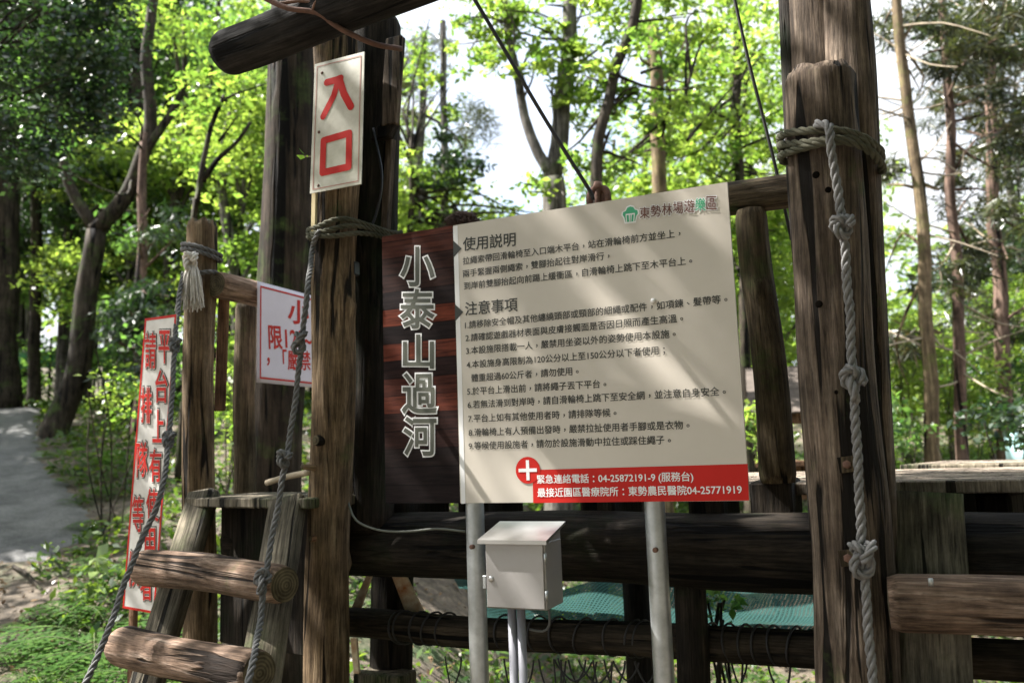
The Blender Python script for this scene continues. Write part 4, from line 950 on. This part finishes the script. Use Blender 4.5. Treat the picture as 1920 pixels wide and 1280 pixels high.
# height limit sheet on the side rail
A = P(404, 534, 3.38); B = P(672, 592, 4.35); B[2] = A[2]; rd = (B - A) / np.linalg.norm(B - A); fr_ = np.array([rd[1], -rd[0], 0]); fr_ = fr_ if fr_ @ (CAM - A) > 0 else -fr_
HP = Plane(A + fr_ * .062, rd, ZZ); h0 = HP.hit(483, 527); HP = Plane(HP.o + HP.u * h0[0] + HP.v * h0[1], rd, ZZ); TLh = HP.o; BLh = TLh + HP.v * HP.hit(479, 716)[1]
hs = thing('limit_sign', BLh, 'white lilac sheet with red border hanging on the side rail', 'sign')
wH = HP.hit(675, 620)[0]; hH = np.linalg.norm(TLh - BLh)
n1, n2 = 24, 14; va = []
def hz(u, v): return .006 * sin(u * 14 + v * 3) * (1 - v / -hH * .3) + .004 * sin(v * 17 + u * 4)
for j in range(n2):
    for i in range(n1):
        u_, v_ = wH * i / (n1 - 1), -hH * j / (n2 - 1); va.append((u_, v_, 0))
sheet = mk('sheet', va, [(j * n1 + i, (j + 1) * n1 + i, (j + 1) * n1 + i + 1, j * n1 + i + 1) for j in range(n2 - 1) for i in range(n1 - 1)], CLOTH, hs, HP.M())
md = sheet.modifiers.new('thickness', 'SOLIDIFY'); md.thickness = .002; md.offset = -1
border(HP, [np.array(p) for p in ((0, -hH), (wH, -hH), (wH, 0), (0, 0))], .008, RED, sheet, .0012, .016)
g = G(); char_box(g, HP, '小', 541, 578, 564, 606, .03)
text_line(g, HP, '限120~', (503, 632), (584, 637), .02, 1.1); text_line(g, HP, '，「嚴禁', (500, 674), (582, 677), .016, 1.1)
on(HP, g, 'red_lettering', RED, sheet, .0012)

# ------------------------------------------------------------------ trees that can be told apart
tree('forked_tree', 'leaning dark tree that forks low beside the concrete path', [
    ([(108, 800), (138, 710), (156, 600), (168, 500), (178, 432)], 14.3, 50, 36),
    ([(178, 432), (145, 375), (122, 310), (108, 240), (100, 170)], 14.3, 25, 12),
    ([(178, 432), (215, 395), (252, 335), (274, 268), (281, 200), (273, 120), (281, 50), (292, -40)], 14.3, 33, 18),
    ([(262, 300), (300, 250), (330, 205), (350, 150)], 14.3, 21, 10)],
    [(110, 200, 12, 110, 90), (240, 430, 15, 60, 60)], L_MID, BARK, size=.12, cov=1.2)
tree('shade_tree', 'dark dense crown filling the upper left corner of the photo', [([(-120, 900), (-90, 500), (-60, 200), (-20, -100)], 8.0, 60, 40)],
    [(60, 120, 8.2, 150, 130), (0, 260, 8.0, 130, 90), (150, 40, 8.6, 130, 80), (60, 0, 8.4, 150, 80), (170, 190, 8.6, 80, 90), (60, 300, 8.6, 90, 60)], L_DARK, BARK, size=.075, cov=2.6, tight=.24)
big = tree('broad_tree', 'thick dark trunk standing behind the side rail and entrance plate', [([(505, 900), (518, 720), (536, 520), (544, 300), (548, 100), (550, -120)], 4.9, 128, 88)], [(560, -420, 5.4, 320, 160)], L_MID, wood('dark brown bark', (.012, .009, .006), (.035, .026, .018), (.07, .055, .042), moss=.2, scale=.5, bump=1.0), size=.11, cov=1.2)
tree('thin_tree', 'slender double stemmed sapling left of the tassel post', [([(366, 420), (368, 380), (382, 300), (398, 235), (420, 180)], 10.5, 18, 9), ([(376, 340), (408, 300), (442, 268), (470, 230)], 10.5, 12, 6)], [(430, 190, 10.5, 80, 70), (400, 330, 11, 60, 50)], L_BRIGHT, BARK, size=.12, cov=1.0)
for i, (x, w0, w1, lb) in enumerate([(8, 44, 40, 'dark trunk at the left edge of the photo above the path'), (62, 22, 18, 'thin dark trunk between path end and the forked tree'), (252, 40, 30, 'straight dark trunk close behind the forked tree'), (318, 26, 20, 'dark slim trunk just left of the tassel post')]):
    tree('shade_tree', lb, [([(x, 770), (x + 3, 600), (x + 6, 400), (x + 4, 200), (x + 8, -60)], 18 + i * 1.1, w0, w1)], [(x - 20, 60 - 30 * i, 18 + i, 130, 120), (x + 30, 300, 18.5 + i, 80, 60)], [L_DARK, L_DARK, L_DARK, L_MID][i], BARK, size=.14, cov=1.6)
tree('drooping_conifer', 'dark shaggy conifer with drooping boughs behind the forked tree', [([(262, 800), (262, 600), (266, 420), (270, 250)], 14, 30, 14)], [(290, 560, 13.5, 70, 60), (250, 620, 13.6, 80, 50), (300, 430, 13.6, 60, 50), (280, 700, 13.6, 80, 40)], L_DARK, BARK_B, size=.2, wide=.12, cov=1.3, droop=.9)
# middle: trees against the bright sky
tree('forked_tree', 'slim grey tree forking into a narrow V against the white sky', [
    ([(1046, 800), (1042, 600), (1040, 470), (1040, 385), (1036, 335)], 11, 52, 46),
    ([(1036, 335), (1006, 290), (988, 220), (972, 150), (955, 80), (945, -40)], 11, 24, 13),
    ([(1036, 335), (1046, 270), (1058, 180), (1068, 100), (1070, 20), (1074, -50)], 11, 38, 26),
    ([(1042, 260), (1040, 215), (1038, 160)], 11.1, 10, 5)],
    [(1010, 10, 10.5, 120, 60), (1130, 20, 11, 120, 80), (900, 20, 11, 90, 50), (1010, 350, 10.6, 50, 26), (970, 120, 10.8, 60, 40), (1030, 110, 10.7, 80, 70), (940, 60, 11.2, 80, 60), (1080, 170, 11, 60, 70), (890, 110, 12, 50, 60)], L_BRIGHT, BARK_G, size=.11, cov=1.7, tight=.16)
tree('leaning_tree', 'dark leaning tree right of the V shaped trunk', [
    ([(1122, 800), (1118, 500), (1118, 340), (1124, 260), (1140, 190), (1156, 120), (1186, 50), (1200, -30)], 10, 28, 20),
    ([(1136, 205), (1110, 240), (1085, 262), (1062, 285)], 10, 8, 3), ([(1150, 140), (1200, 160), (1260, 170), (1310, 165)], 10, 8, 3)],
    [(1180, 120, 10, 110, 70), (1260, 220, 10.5, 100, 70), (1230, 20, 10.5, 120, 70), (1330, 90, 11, 110, 80), (1200, 200, 11, 90, 60), (1110, 150, 10.3, 60, 60), (1150, 300, 10.5, 90, 45)], L_BRIGHT, BARK, size=.12, cov=1.3, tight=.14)
tree('broken_pine', 'tawny trunk rising between the leaning tree and the handrail', [([(1240, 800), (1238, 500), (1236, 330), (1232, 200), (1228, 120), (1224, 40)], 12, 34, 26)], [(1240, 60, 12.5, 90, 60), (1300, 130, 12.5, 90, 80)], L_BRIGHT, BARK_Y, size=.13, cov=1.2)
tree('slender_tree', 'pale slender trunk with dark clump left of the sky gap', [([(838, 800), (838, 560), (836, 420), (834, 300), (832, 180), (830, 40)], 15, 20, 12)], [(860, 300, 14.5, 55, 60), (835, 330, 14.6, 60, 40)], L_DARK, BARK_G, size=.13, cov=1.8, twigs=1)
tree('feathery_pine', 'soft blue green pine at the left of the sky gap', [([(780, 800), (784, 500), (790, 250), (795, 60)], 17, 22, 12)], [(800, 110, 17, 60, 60), (890, 250, 18, 45, 90), (770, 200, 17, 40, 60)], L_OLIVE, BARK_G, size=.26, wide=.08, cov=1.7, droop=.2, twigs=1)
tree('leafy_tree', 'bright leafy tree standing over the handrail upright', [([(1400, 800), (1396, 600), (1392, 400), (1380, 200), (1385, 0)], 13, 24, 16), ([(1385, 240), (1330, 200), (1290, 190), (1230, 210)], 13, 10, 4)],
     [(1390, 60, 13, 110, 90), (1330, 250, 13, 110, 80), (1430, 230, 13.5, 90, 110), (1300, 330, 13, 90, 50), (1440, 420, 13.5, 70, 90), (1400, 560, 14, 70, 100), (1230, 330, 14, 90, 60), (1150, 350, 15, 80, 45), (1270, 260, 15, 80, 60), (1430, 330, 14, 60, 80)], L_BRIGHT, BARK, size=.125, cov=1.7)
tree('leafy_tree', 'bright leafy tree just right of the dark gate log', [([(770, 820), (772, 600), (768, 420), (775, 250)], 14, 20, 10)], [(800, 400, 14, 80, 60), (760, 330, 14, 50, 60), (900, 420, 15, 110, 40), (830, 180, 15, 40, 50), (850, 360, 15, 70, 50), (930, 400, 16, 80, 35), (780, 120, 15, 40, 60), (1060, 420, 15, 80, 40)], L_BRIGHT, BARK, size=.13, cov=1.5)
# right: half bare pines with pale twigs
def pine(lb, pts, d, w0, w1, blobs, bark, ntw, seed):
    t = tree('pine_tree', lb, [(pts, d, w0, w1)], blobs, L_OLIVE, bark, size=.20, wide=.11, cov=1.9, droop=.5, group='half bare pines on the right', tight=.16, twigs=2)
    g = G(); rr = random.Random(seed); xs = [p[0] for p in pts]; ys = [p[1] for p in pts]
    for i in range(ntw):
        g = G(); y = rr.uniform(30, 720); x = np.interp(-y, [-q for q in ys], xs); s = PY(x, y, d); sd_ = rr.choice((-1, 1)); L_ = rr.uniform(50, 170)
        e = PY(x + sd_ * L_, y + rr.uniform(-90, 70), d + rr.uniform(-1.2, 1.2)); mdp = (s + e) / 2 + ZZ * rr.uniform(-.15, .15)
        q = spline([s, mdp, e], .2); g.tube(q, np.linspace(.017, .005, len(q)), 5, False)
        if rr.random() < .6:
            e2 = mdp + (e - s) * .3 + ZZ * rr.uniform(-.4, .4); q = spline([mdp, (mdp + e2) / 2 + NR.normal(size=3) * .05, e2], .2); g.tube(q, np.linspace(.009, .003, len(q)), 4, False)
        g.build('dead_twig', TWIG, t)
    return t
pine('pine with yellow mossy lower trunk right of the pillar', [(1748, 860), (1744, 720), (1738, 600), (1726, 420), (1712, 280), (1700, 150), (1688, 60), (1680, -60)], 10.5, 30, 18, [(1690, 40, 10.8, 90, 70), (1760, 120, 11, 90, 60), (1650, 330, 12, 50, 40), (1700, 620, 11.5, 60, 70), (1760, 520, 11.5, 60, 60)], BARK_Y, 15, 3)
pine('red brown pine trunk next right of the mossy trunk', [(1803, 860), (1800, 720), (1796, 560), (1788, 400), (1780, 250), (1772, 100), (1765, -60)], 11.5, 24, 15, [(1790, 60, 11.6, 110, 80), (1880, 60, 11, 90, 90), (1900, 300, 11, 70, 110), (1850, 190, 12, 90, 70), (1800, 350, 12, 70, 70), (1830, 480, 12, 70, 60)], BARK_B, 13, 4)
pine('dim pine at the right edge with dark sprays', [(1884, 850), (1880, 700), (1870, 500), (1862, 300), (1850, 100), (1845, -60)], 13.5, 30, 18, [(1880, 60, 13.5, 90, 80), (1890, 240, 13.8, 80, 80), (1880, 420, 13.8, 80, 80), (1860, 600, 14, 80, 70), (1760, 200, 14.5, 60, 50)], BARK_B, 12, 5)

# ------------------------------------------------------------------ nearer bushes, and the wood behind
def bush(name, lb, px, py, d, rx, ry, leaf, size, cov=1.8, group=None):
    c = PY(px, py, d); base = np.array([c[0], c[1], H(c[0], c[1])]); t = thing(name, base, lb, 'bush', group); g = G()
    r3 = np.array([rx, (rx + ry) / 2, ry]) * d / F
    for _ in range(7):
        e = c + NR.normal(size=3) * r3 * .5; g.tube(spline([base + NR.normal(size=3) * .06 * np.array([1, 1, 0]), (base + e) / 2 + NR.normal(size=3) * .08, e], .15), .007, 5, False)
    g.build('stems', BARK, t)
    n = min(9000, int(cov * pi * r3[0] * r3[2] / (size * size * .25))); C, tone = blob_points(c, r3, n, 26, .2)
    leaf_mesh('leaves', leaf_arrays(C, size, .5), leaf, t, rnd=np.clip(tone * .7 + NR.random(n) * .3, 0, 1))
for a in [('shrub', 'dark leafy thicket at the upper end of the path', 60, 690, 21, 130, 60, L_MID, .16), ('shrub', 'dim thicket behind the forked tree foot', 210, 640, 16, 80, 90, L_MID, .14), ('shrub', 'dim thicket left of the queue banner', 290, 620, 14, 60, 110, L_DARK, .13),
          ('shrub', 'bright sunlit shrub under the forked tree', 215, 730, 8.2, 60, 60, L_BRIGHT, .07, 1.0), ('shrub', 'low dark shrub under the left landing side', 300, 700, 10, 70, 90, L_MID, .1),
          ('shrub', 'yellow green shrub showing between tassel post and rail', 432, 700, 9, 40, 160, L_BRIGHT, .10), ('shrub', 'green shrub behind the right landing', 1660, 800, 9, 90, 60, L_MID, .09), ('shrub', 'dark leafy shrub at the far right edge', 1880, 800, 8, 90, 60, L_DARK, .09),
          ('shrub', 'bright shrub behind the mossy pine trunk', 1780, 720, 13, 110, 100, L_BRIGHT, .10, 2.4), ('shrub', 'tall bright shrub between the right pillar and mossy pine', 1690, 680, 14, 50, 120, L_BRIGHT, .11), ('shrub', 'broad mid green shrub below the dim right pine', 1870, 700, 14, 90, 90, L_MID, .11), ('shrub', 'leafy shrub beside the little hut', 1430, 800, 8.5, 60, 60, L_BRIGHT, .09), ('shrub', 'sprays of leaves hanging in the gap over the net', 1345, 1130, 3.9, 42, 40, L_MID, .06, 1.6)]: bush(*a)
# wood behind: one leafy tree per place, kinds copied
KINDS = []
def proto(leaf, bark, h, r, size, n, tone0, seed):
    g = G(); rr = random.Random(seed); q = spline([(0, 0, -.3), (rr.gauss(0, .12), rr.gauss(0, .12), h * .35), (rr.gauss(0, .3), rr.gauss(0, .3), h * .7), (0, 0, h)], .6); g.tube(q, np.linspace(.17, .05, len(q)), 8)
    C = []; T = []
    for k in range(9):
        a = rr.uniform(0, 2 * pi); z = h * rr.uniform(.28, 1.0); ro = r * rr.uniform(.2, .75) * (1.2 - .5 * z / h); c = np.array([cos(a) * ro, sin(a) * ro, z])
        q = spline([(0, 0, z * .8), c * np.array([.5, .5, 1]), c], .4); g.tube(q, np.linspace(.05, .015, len(q)), 5, False)
        p, t = blob_points(c, np.array([r * .6, r * .6, r * .42]), n // 9, 16, .16); C.append(p); T.append(t)
    C = np.vstack(C); T = np.concatenate(T)
    return g, leaf_arrays(C, size, .5), np.clip(T * .7 + NR.random(len(T)) * .3, 0, 1), leaf, bark
PR = [proto(L_BRIGHT, BARK, 9, 2.6, .13, 12000, 0, 1), proto(L_MID, BARK, 11, 3.0, .14, 13000, 0, 2), proto(L_BRIGHT, BARK_G, 7, 2.4, .12, 11000, 0, 3), proto(L_DARK, BARK_G, 12, 2.6, .135, 13000, 0, 4)]
BUILT = {}
KN = ['bright leafy tree of the sunlit wood', 'tall mid green tree of the wood', 'low bright tree of the wood edge', 'tall grey stemmed tree of the wood']
def wood_tree(k, px, d, s, where):
    g0 = PY(px, 800, d); loc = (g0[0], g0[1], H(g0[0], g0[1]))
    lb = KN[k] + ' ' + where; grp = 'trees of the wood ' + where + ', ' + KN[k].split(' of ')[0]
    if k not in BUILT:
        g, V, T, lf, bk = PR[k]; t = thing('wood_tree', (0, 0, 0), lb, 'tree', grp)
        g.build('trunk', bk, t); leaf_mesh('crown', V, lf, t, rnd=T); BUILT[k] = t
    else:
        t = BUILT[k].copy(); COL.objects.link(t); t['label'] = lb; t['group'] = grp
        for c in BUILT[k].children:
            cc = c.copy(); COL.objects.link(cc); cc.parent = t
    t.location = loc; t.rotation_euler = (0, 0, R.uniform(0, 6.28)); t.scale = (s, s, s)
WL = 'on the left slope'; WM = 'behind the board'; WR = 'right of the pillar'
for k, px, d, s, wh in [(3, 30, 24, 1.1, WL), (1, 160, 20, 1.0, WL), (1, 250, 22, 1.2, WL), (0, 330, 18, 1.0, WL), (0, 400, 21, 1.2, WL), (2, 450, 16, 1.0, WL), (3, 120, 25, 1.3, WL), (1, 300, 27, 1.5, WL), (1, 470, 26, 1.4, WL), (3, 40, 30, 1.5, WL), (0, 200, 33, 1.7, WL), (2, 230, 19, .8, WL), (1, -60, 24, 1.2, WL), (0, 420, 34, 1.8, WL), (3, 110, 20, .9, WL), (3, 20, 20, .8, WL),
                        (2, 740, 20, .8, WM), (0, 800, 26, .9, WM), (2, 940, 24, .62, WM), (2, 860, 19, .55, WM), (2, 1040, 20, .6, WM), (0, 1150, 22, .9, WM), (2, 1100, 17, .6, WM), (0, 1250, 19, 1.0, WM), (0, 1330, 23, 1.3, WM), (2, 1220, 16, .75, WM), (0, 1420, 20, 1.15, WM), (2, 1300, 15, .7, WM), (2, 990, 30, .7, WM), (0, 1440, 28, 1.6, WM), (0, 740, 32, 1.3, WM), (2, 1460, 15, .8, WM), (0, 1180, 32, 1.4, WM), (2, 640, 18, 1.1, WM), (0, 590, 24, 1.4, WM),
                        (2, 1690, 16, .48, WR), (2, 1780, 18, .5, WR), (2, 1860, 20, .62, WR), (2, 1940, 15, .55, WR), (2, 1640, 22, .55, WR), (2, 1900, 26, .8, WR), (2, 1720, 30, .75, WR), (3, 2050, 17, 1.0, WR), (0, 2150, 22, 1.2, WR), (3, 1960, 21, 1.0, WR), (0, 1560, 25, 1.2, WR)]:
    wood_tree(k, px, d, s, wh)
# unseen canopy trees added to dapple the sun and cut sky light
def shade_tree(loc, lb, blobs, n, size, leaf):
    t = thing('unseen_canopy_tree', (loc[0], loc[1], H(*loc)), lb, 'tree'); g = G(); top = np.mean([b[0] for b in blobs], 0)
    b0 = np.array([loc[0], loc[1], H(*loc)]); q = spline([b0, b0 * .7 + top * .3 + ZZ, top], .4); g.tube(q, np.linspace(.16, .06, len(q)), 9); C = []; T = []
    for c, r in blobs:
        c = np.array(c, float); p, tt = blob_points(c, np.array([r, r, r * .5]), n, 30, .14); C.append(p); T.append(tt); q = spline([top - ZZ * .5, (top + c) / 2, c], .3); g.tube(q, np.linspace(.05, .02, len(q)), 5, False)
    g.build('trunk', BARK, t); T = np.concatenate(T); leaf_mesh('crown', leaf_arrays(np.vstack(C), size, .5), leaf, t, rnd=T)
def toward_sun(p, k): return np.array(p, float) + SUN * k
shade_tree((-6.5, 4.5), 'unseen canopy tree left of the frame, crown set to dapple the sun', [(toward_sun((-.9, 2.8, 1.3), 6.0), 1.5), (toward_sun((.0, 2.6, 1.8), 6.5), 1.3), (toward_sun((1.1, 2.2, 1.8), 7), 1.2), (toward_sun((-3.4, 7, .4), 7), 1.6)], 1700, .12, L_MID)
shade_tree((2.2, -2.6), 'unseen canopy tree added over the camera to block sky light', [((.6, -1.2, 6.2), 2.0), ((2.8, -.6, 6.2), 1.8), ((-1.0, -2.5, 5.6), 1.8), ((2.4, 1.6, 6.6), 1.5)], 6000, .13, L_MID)
shade_tree((-11.5, 13), 'unseen canopy tree with crown set to shade the concrete path', [(toward_sun(ground_hit(*q), 8.5), r) for q, r in (((20, 780), 3.4), ((30, 815), 2.6), ((40, 860), 2.2), ((70, 930), 1.6), ((60, 990), 1.1), ((150, 900), 1.5), ((-120, 900), 2.4), ((-140, 820), 2.6))], 7000, .16, L_MID)

WB = 'added unseen around the camera to block sky light'  # extra trees out of view, added to keep sky light off the board
for k, ang, d, s in [(1, 100, 5.5, .8), (3, 125, 6.5, .8), (1, 150, 6, .85), (3, 178, 6, .8), (1, 205, 6, .8), (3, 232, 7, .9), (1, 258, 9.5, 1.0), (3, 75, 7, .8), (1, 140, 10, 1.1), (1, 190, 10, 1.1), (3, 225, 11, 1.1), (1, 165, 12, 1.2), (1, 110, 10, 1.1), (1, 92, 4.2, .62), (3, 120, 4.6, .65), (1, 150, 4.2, .62), (1, 180, 4.4, .62), (3, 210, 4.6, .62), (1, 165, 8, 1.0), (3, 200, 8, 1.0), (1, 135, 8, 1.0)]:
    wood_tree(k, 960, 10, s, WB); o_ = [o for o in COL.objects if o.get('category') == 'tree' and o.name.startswith('wood_tree')][-1]
    xx, yy = d * sin(radians(ang)), d * cos(radians(ang)); o_.location = (xx, yy, H(xx, yy))
# ------------------------------------------------------------------ low growth
def fern_proto(n_fr, L, seed):
    rr = random.Random(seed); V = []; g = G()
    for k in range(n_fr):
        a = 2 * pi * k / n_fr + rr.uniform(-.4, .4); Lf = L * rr.uniform(.7, 1.1); rise = rr.uniform(.45, .9)
        d = np.array([cos(a), sin(a), 0]); sdv = np.array([-sin(a), cos(a), 0]); pts = [d * Lf * s + ZZ * (Lf * rise * s * (1.15 - .95 * s)) for s in np.linspace(0, 1, 12)]
        g.tube(pts, np.linspace(.003, .0008, 12), 4, False)
        for i in range(4, 27, 2):
            s = i / 27; p = d * Lf * s + ZZ * (Lf * rise * s * (1.15 - .95 * s)); ln = Lf * .30 * sin(pi * min(1, s * 1.02)) ** .8
            for sg in (-1, 1):
                for m_ in range(4):
                    q = p + (sdv * sg * .95 + d * .35) * ln * (m_ + .3) / 4.3 - ZZ * ln * .03 * m_ * m_
                    w_ = ln * .11; e = (sdv * sg + d * .6) * ln * .26
                    V += [q, q + e * .5 + d * w_, q + e - ZZ * ln * .02, q + e * .5 - d * w_]
    return g, np.array(V)
FP = [fern_proto(7, .40, 1), fern_proto(6, .30, 2), fern_proto(8, .5, 3)]; FB = {}
def fern(k, x, y, s):
    if k not in FB:
        g, V = FP[k]; t = thing('fern', (0, 0, 0), 'green feathery fern in the undergrowth beside the path', 'fern', 'ferns beside the path'); g.build('stalks', plain('fern stalk', (.1, .13, .04), .8), t); leaf_mesh('fronds', V, L_FERN, t); FB[k] = t
    else:
        t = FB[k].copy(); COL.objects.link(t)
        for c in FB[k].children: cc = c.copy(); COL.objects.link(cc); cc.parent = t
    t.location = (x, y, H(x, y) - .01); t.rotation_euler = (R.uniform(-.15, .15), R.uniform(-.15, .15), R.uniform(0, 6.28)); t.scale = (s, s, s)
for px, py, k, s in [(130, 1140, 0, 1.1), (180, 1170, 2, 1.0), (110, 1190, 1, 1.1), (215, 1225, 2, 1.1), (150, 1240, 0, 1.1), (90, 1255, 1, 1.0), (250, 1270, 0, 1.0), (200, 1100, 1, 1.1), (160, 1085, 1, .9), (60, 1150, 1, .8), (225, 1050, 0, .9), (190, 1010, 1, .9), (215, 960, 0, .9), (150, 920, 1, .9), (180, 880, 0, 1.0), (130, 860, 1, 1.0), (230, 905, 2, .9), (120, 830, 0, .9), (200, 840, 0, 1.1), (250, 850, 2, 1.0), (160, 815, 1, 1.0), (60, 1215, 0, .8), (300, 1280, 2, .9), (40, 1275, 0, .9)]:
    q = ground_hit(px, py + 25); fern(k, q[0], q[1], s * R.uniform(1.0, 1.4))
# pale seedling
q = ground_hit(178, 1150); sd2 = thing('seedling', q, 'pale green young plant with broad leaves among the ferns', 'plant'); top = PY(180, 1045, q[1]); g = G(); st_ = spline([q, (q + top) / 2 + np.array([.02, 0, 0]), top], .05); g.tube(st_, .004, 5); g.build('stem', plain('green stem', (.14, .2, .06), .7), sd2)
C = np.vstack([st_[min(len(st_) - 1, int(len(st_) * f_))] for f_ in (.35, .5, .6, .7, .8, .88, .95, 1, 1)]); C = np.repeat(C, 2, 0); leaf_mesh('leaves', leaf_arrays(C, .17, .36, .8), leafmat('pale seedling leaves', [(.14, .2, .06), (.2, .27, .09)], .4, (1.5, 1.6, .9)), sd2)
# ground cover, litter
def scatter(n, xr, yr, k=1.6):
    y = yr[0] + (yr[1] - yr[0]) * NR.random(n) ** k; x = NR.uniform(-1, 1, n) * (xr[0] + (y - yr[0]) * xr[1]); return x, y
x, y = scatter(190000, (3.2, .72), (2.2, 30), 1.9); dens = np.array([noise.noise(Vector((a * .8, b * .8, 3))) for a, b in zip(x, y)])
keep = np.array([not on_path(a, b) for a, b in zip(x, y)]) & ~((x < -.545 * y + .25 * np.sin(y * 5)) & (y < 8.2)) & (dens + NR.normal(size=len(x)) * .15 > -.05); x, y, dens = x[keep], y[keep], dens[keep]
near = (np.abs(x + .9) < .9) & (y < 3.3)
z = hgt(x, y) + (NR.random(len(x)) ** 1.5) * (.10 + .3 * np.clip(dens + .1, 0, .6)) * np.where(near, .5, 1)
V = leaf_arrays(np.column_stack([x, y, z]), .030 + .02 * NR.random(len(x))[:, None] + .006 * y[:, None], .42, .8)
kind(leaf_mesh('undergrowth', V, L_UNDER, None), 'stuff')
x, y = scatter(26000, (3.0, .6), (2.0, 22)); V = leaf_arrays(np.column_stack([x, y, hgt(x, y) + .025 + .01 * NR.random(len(x))]), .06, .45, 3.0)
on_p = np.array([on_path(a, b) for a, b in zip(x, y)]); sel = ~on_p | (NR.random(len(x)) < .03); V = V.reshape(-1, 4, 3)[sel].reshape(-1, 3)
kind(leaf_mesh('leaf_litter', V, L_LITTER, None), 'stuff')
for (a, b, r_, lb) in [((25, 1068), (78, 1112), .016, 'dark fallen stick at the near edge of the path'), ((420, 1120), (470, 1190), .018, 'pale fallen branch on the ground behind the ladder rungs')]:
    A = ground_hit(*a) + ZZ * .03; B = ground_hit(*b) + ZZ * .02; wire('fallen_branch', [A, (A + B) / 2 + ZZ * .03, B], r_, TWIG if 'pale' in lb else BARK, lb, 'branch')
# far forest mass
az = NR.uniform(-1.25, 1.25, 34000); dist = NR.uniform(38, 62, len(az)); x = np.sin(az) * dist; y = np.cos(az) * dist
pxx = np.tan(az) * F + 960; gap = np.exp(-((pxx - 965) / 130) ** 2) * .85 + np.exp(-((pxx - 1760) / 170) ** 2) * .62
hm = (15 + 5 * np.sin(az * 17) + 3 * np.sin(az * 41 + 1)) * (1 - np.clip(gap, 0, .85)) * np.where(az < -.3, 1.6, 1.0)
z = hgt(x, y) + NR.random(len(az)) * hm
cl = np.column_stack([x, y, z]); cl = cl[NR.integers(0, 2600, len(cl))] + NR.normal(size=cl.shape) * np.array([1.3, 1.3, .9])
kind(leaf_mesh('far_forest', leaf_arrays(cl, .55, .5), L_BRIGHT, None), 'stuff')
# green net fence far left, little hut behind the handrail
nf = thing('net_fence', P(180, 700, 21), 'bright green net fence among the trunks at far left', 'fence')
GN = plain('green netting', (.012, .15, .03), .7, var=.9, vs=7, c2=(.008, .03, .01))
for i in range(5):
    a = P(20 + i * 75, 668 - i * 4, 22 - i * .5); b = P(95 + i * 75, 664 - i * 4, 21.5 - i * .5); b = a + (b - a) * .97
    v = [a - ZZ * .35, b - ZZ * .35, b + ZZ * .1, a + ZZ * .1]; world_mesh('net_panel', list(v) + [q + np.array([0, .01, 0]) for q in v], [(0, 1, 2, 3), (7, 6, 5, 4), (0, 4, 5, 1), (2, 6, 7, 3), (1, 5, 6, 2), (0, 3, 7, 4)], GN, nf, False)
    g = G(); g.tube([np.array([a[0], a[1], H(a[0], a[1]) - .1]), a + ZZ * .45], .03, 7); g.build('post', BARK, nf)
hut = thing('rest_hut', P(1530, 900, 11), 'small bark roofed hut behind the handrail upright', 'hut'); c = P(1520, 778, 11); ux = np.array([.96, -.28, 0]); uy = np.array([.28, .96, 0])
SH = plain('bark shingles', (.10, .08, .065), .95, var=.5, vs=7, bump=1, bs=14)
for sg in (-1, 1):
    g = G()
    for r_ in range(6):
        t0 = r_ / 6; q = c + uy * sg * (.95 - .95 * t0 - .08) + ZZ * (.02 + .62 * t0 + .05); sl = (uy * sg * -.95 + ZZ * .62); sl /= np.linalg.norm(sl)
        nrm = np.cross(ux, sl); 
        for k in range(12): g.box(q + ux * (-.72 + k * .130 + R.uniform(-.01, .01)) + nrm * R.uniform(0, .01), ux * .063, sl * .12, nrm * .014)
    g.build('roof_slope', SH, hut, False)
g = G()
for sg in (-1, 1): g.box(c + uy * sg * .85 - ZZ * .04, ux * .85, uy * .045, ZZ * .05)
g.build('eave_beam', W_RED, hut, False)
for sx in (-.65, .65):
    for sy in (-.8, .8):
        q = c + ux * sx + uy * sy; log('post', np.array([q[0], q[1], H(q[0], q[1]) - .1]), q - ZZ * .05, .06, .06, W_RAIL, hut, seg=12, cracks=0)
g = G(); q = c - ZZ * .62; g.box(q, ux * .75, uy * .3, ZZ * .03); g.box(q - ZZ * .25, ux * .6, uy * .08, ZZ * .22); g.build('bench_seat', W_RED, hut, False)
tp2 = P(1918, 838, 9); g = G(); g.box(tp2, np.array([.06, .02, 0]), np.array([-.05, .2, 0]), ZZ * .16, .03); g.build('teal_tarpaulin', plain('pale teal sheet', (.35, .55, .56), .6), None); tag(bpy.data.objects['teal_tarpaulin'], 'pale teal covered bundle at the right edge above landing', 'tarpaulin')
bpy.data.objects.remove(FO)
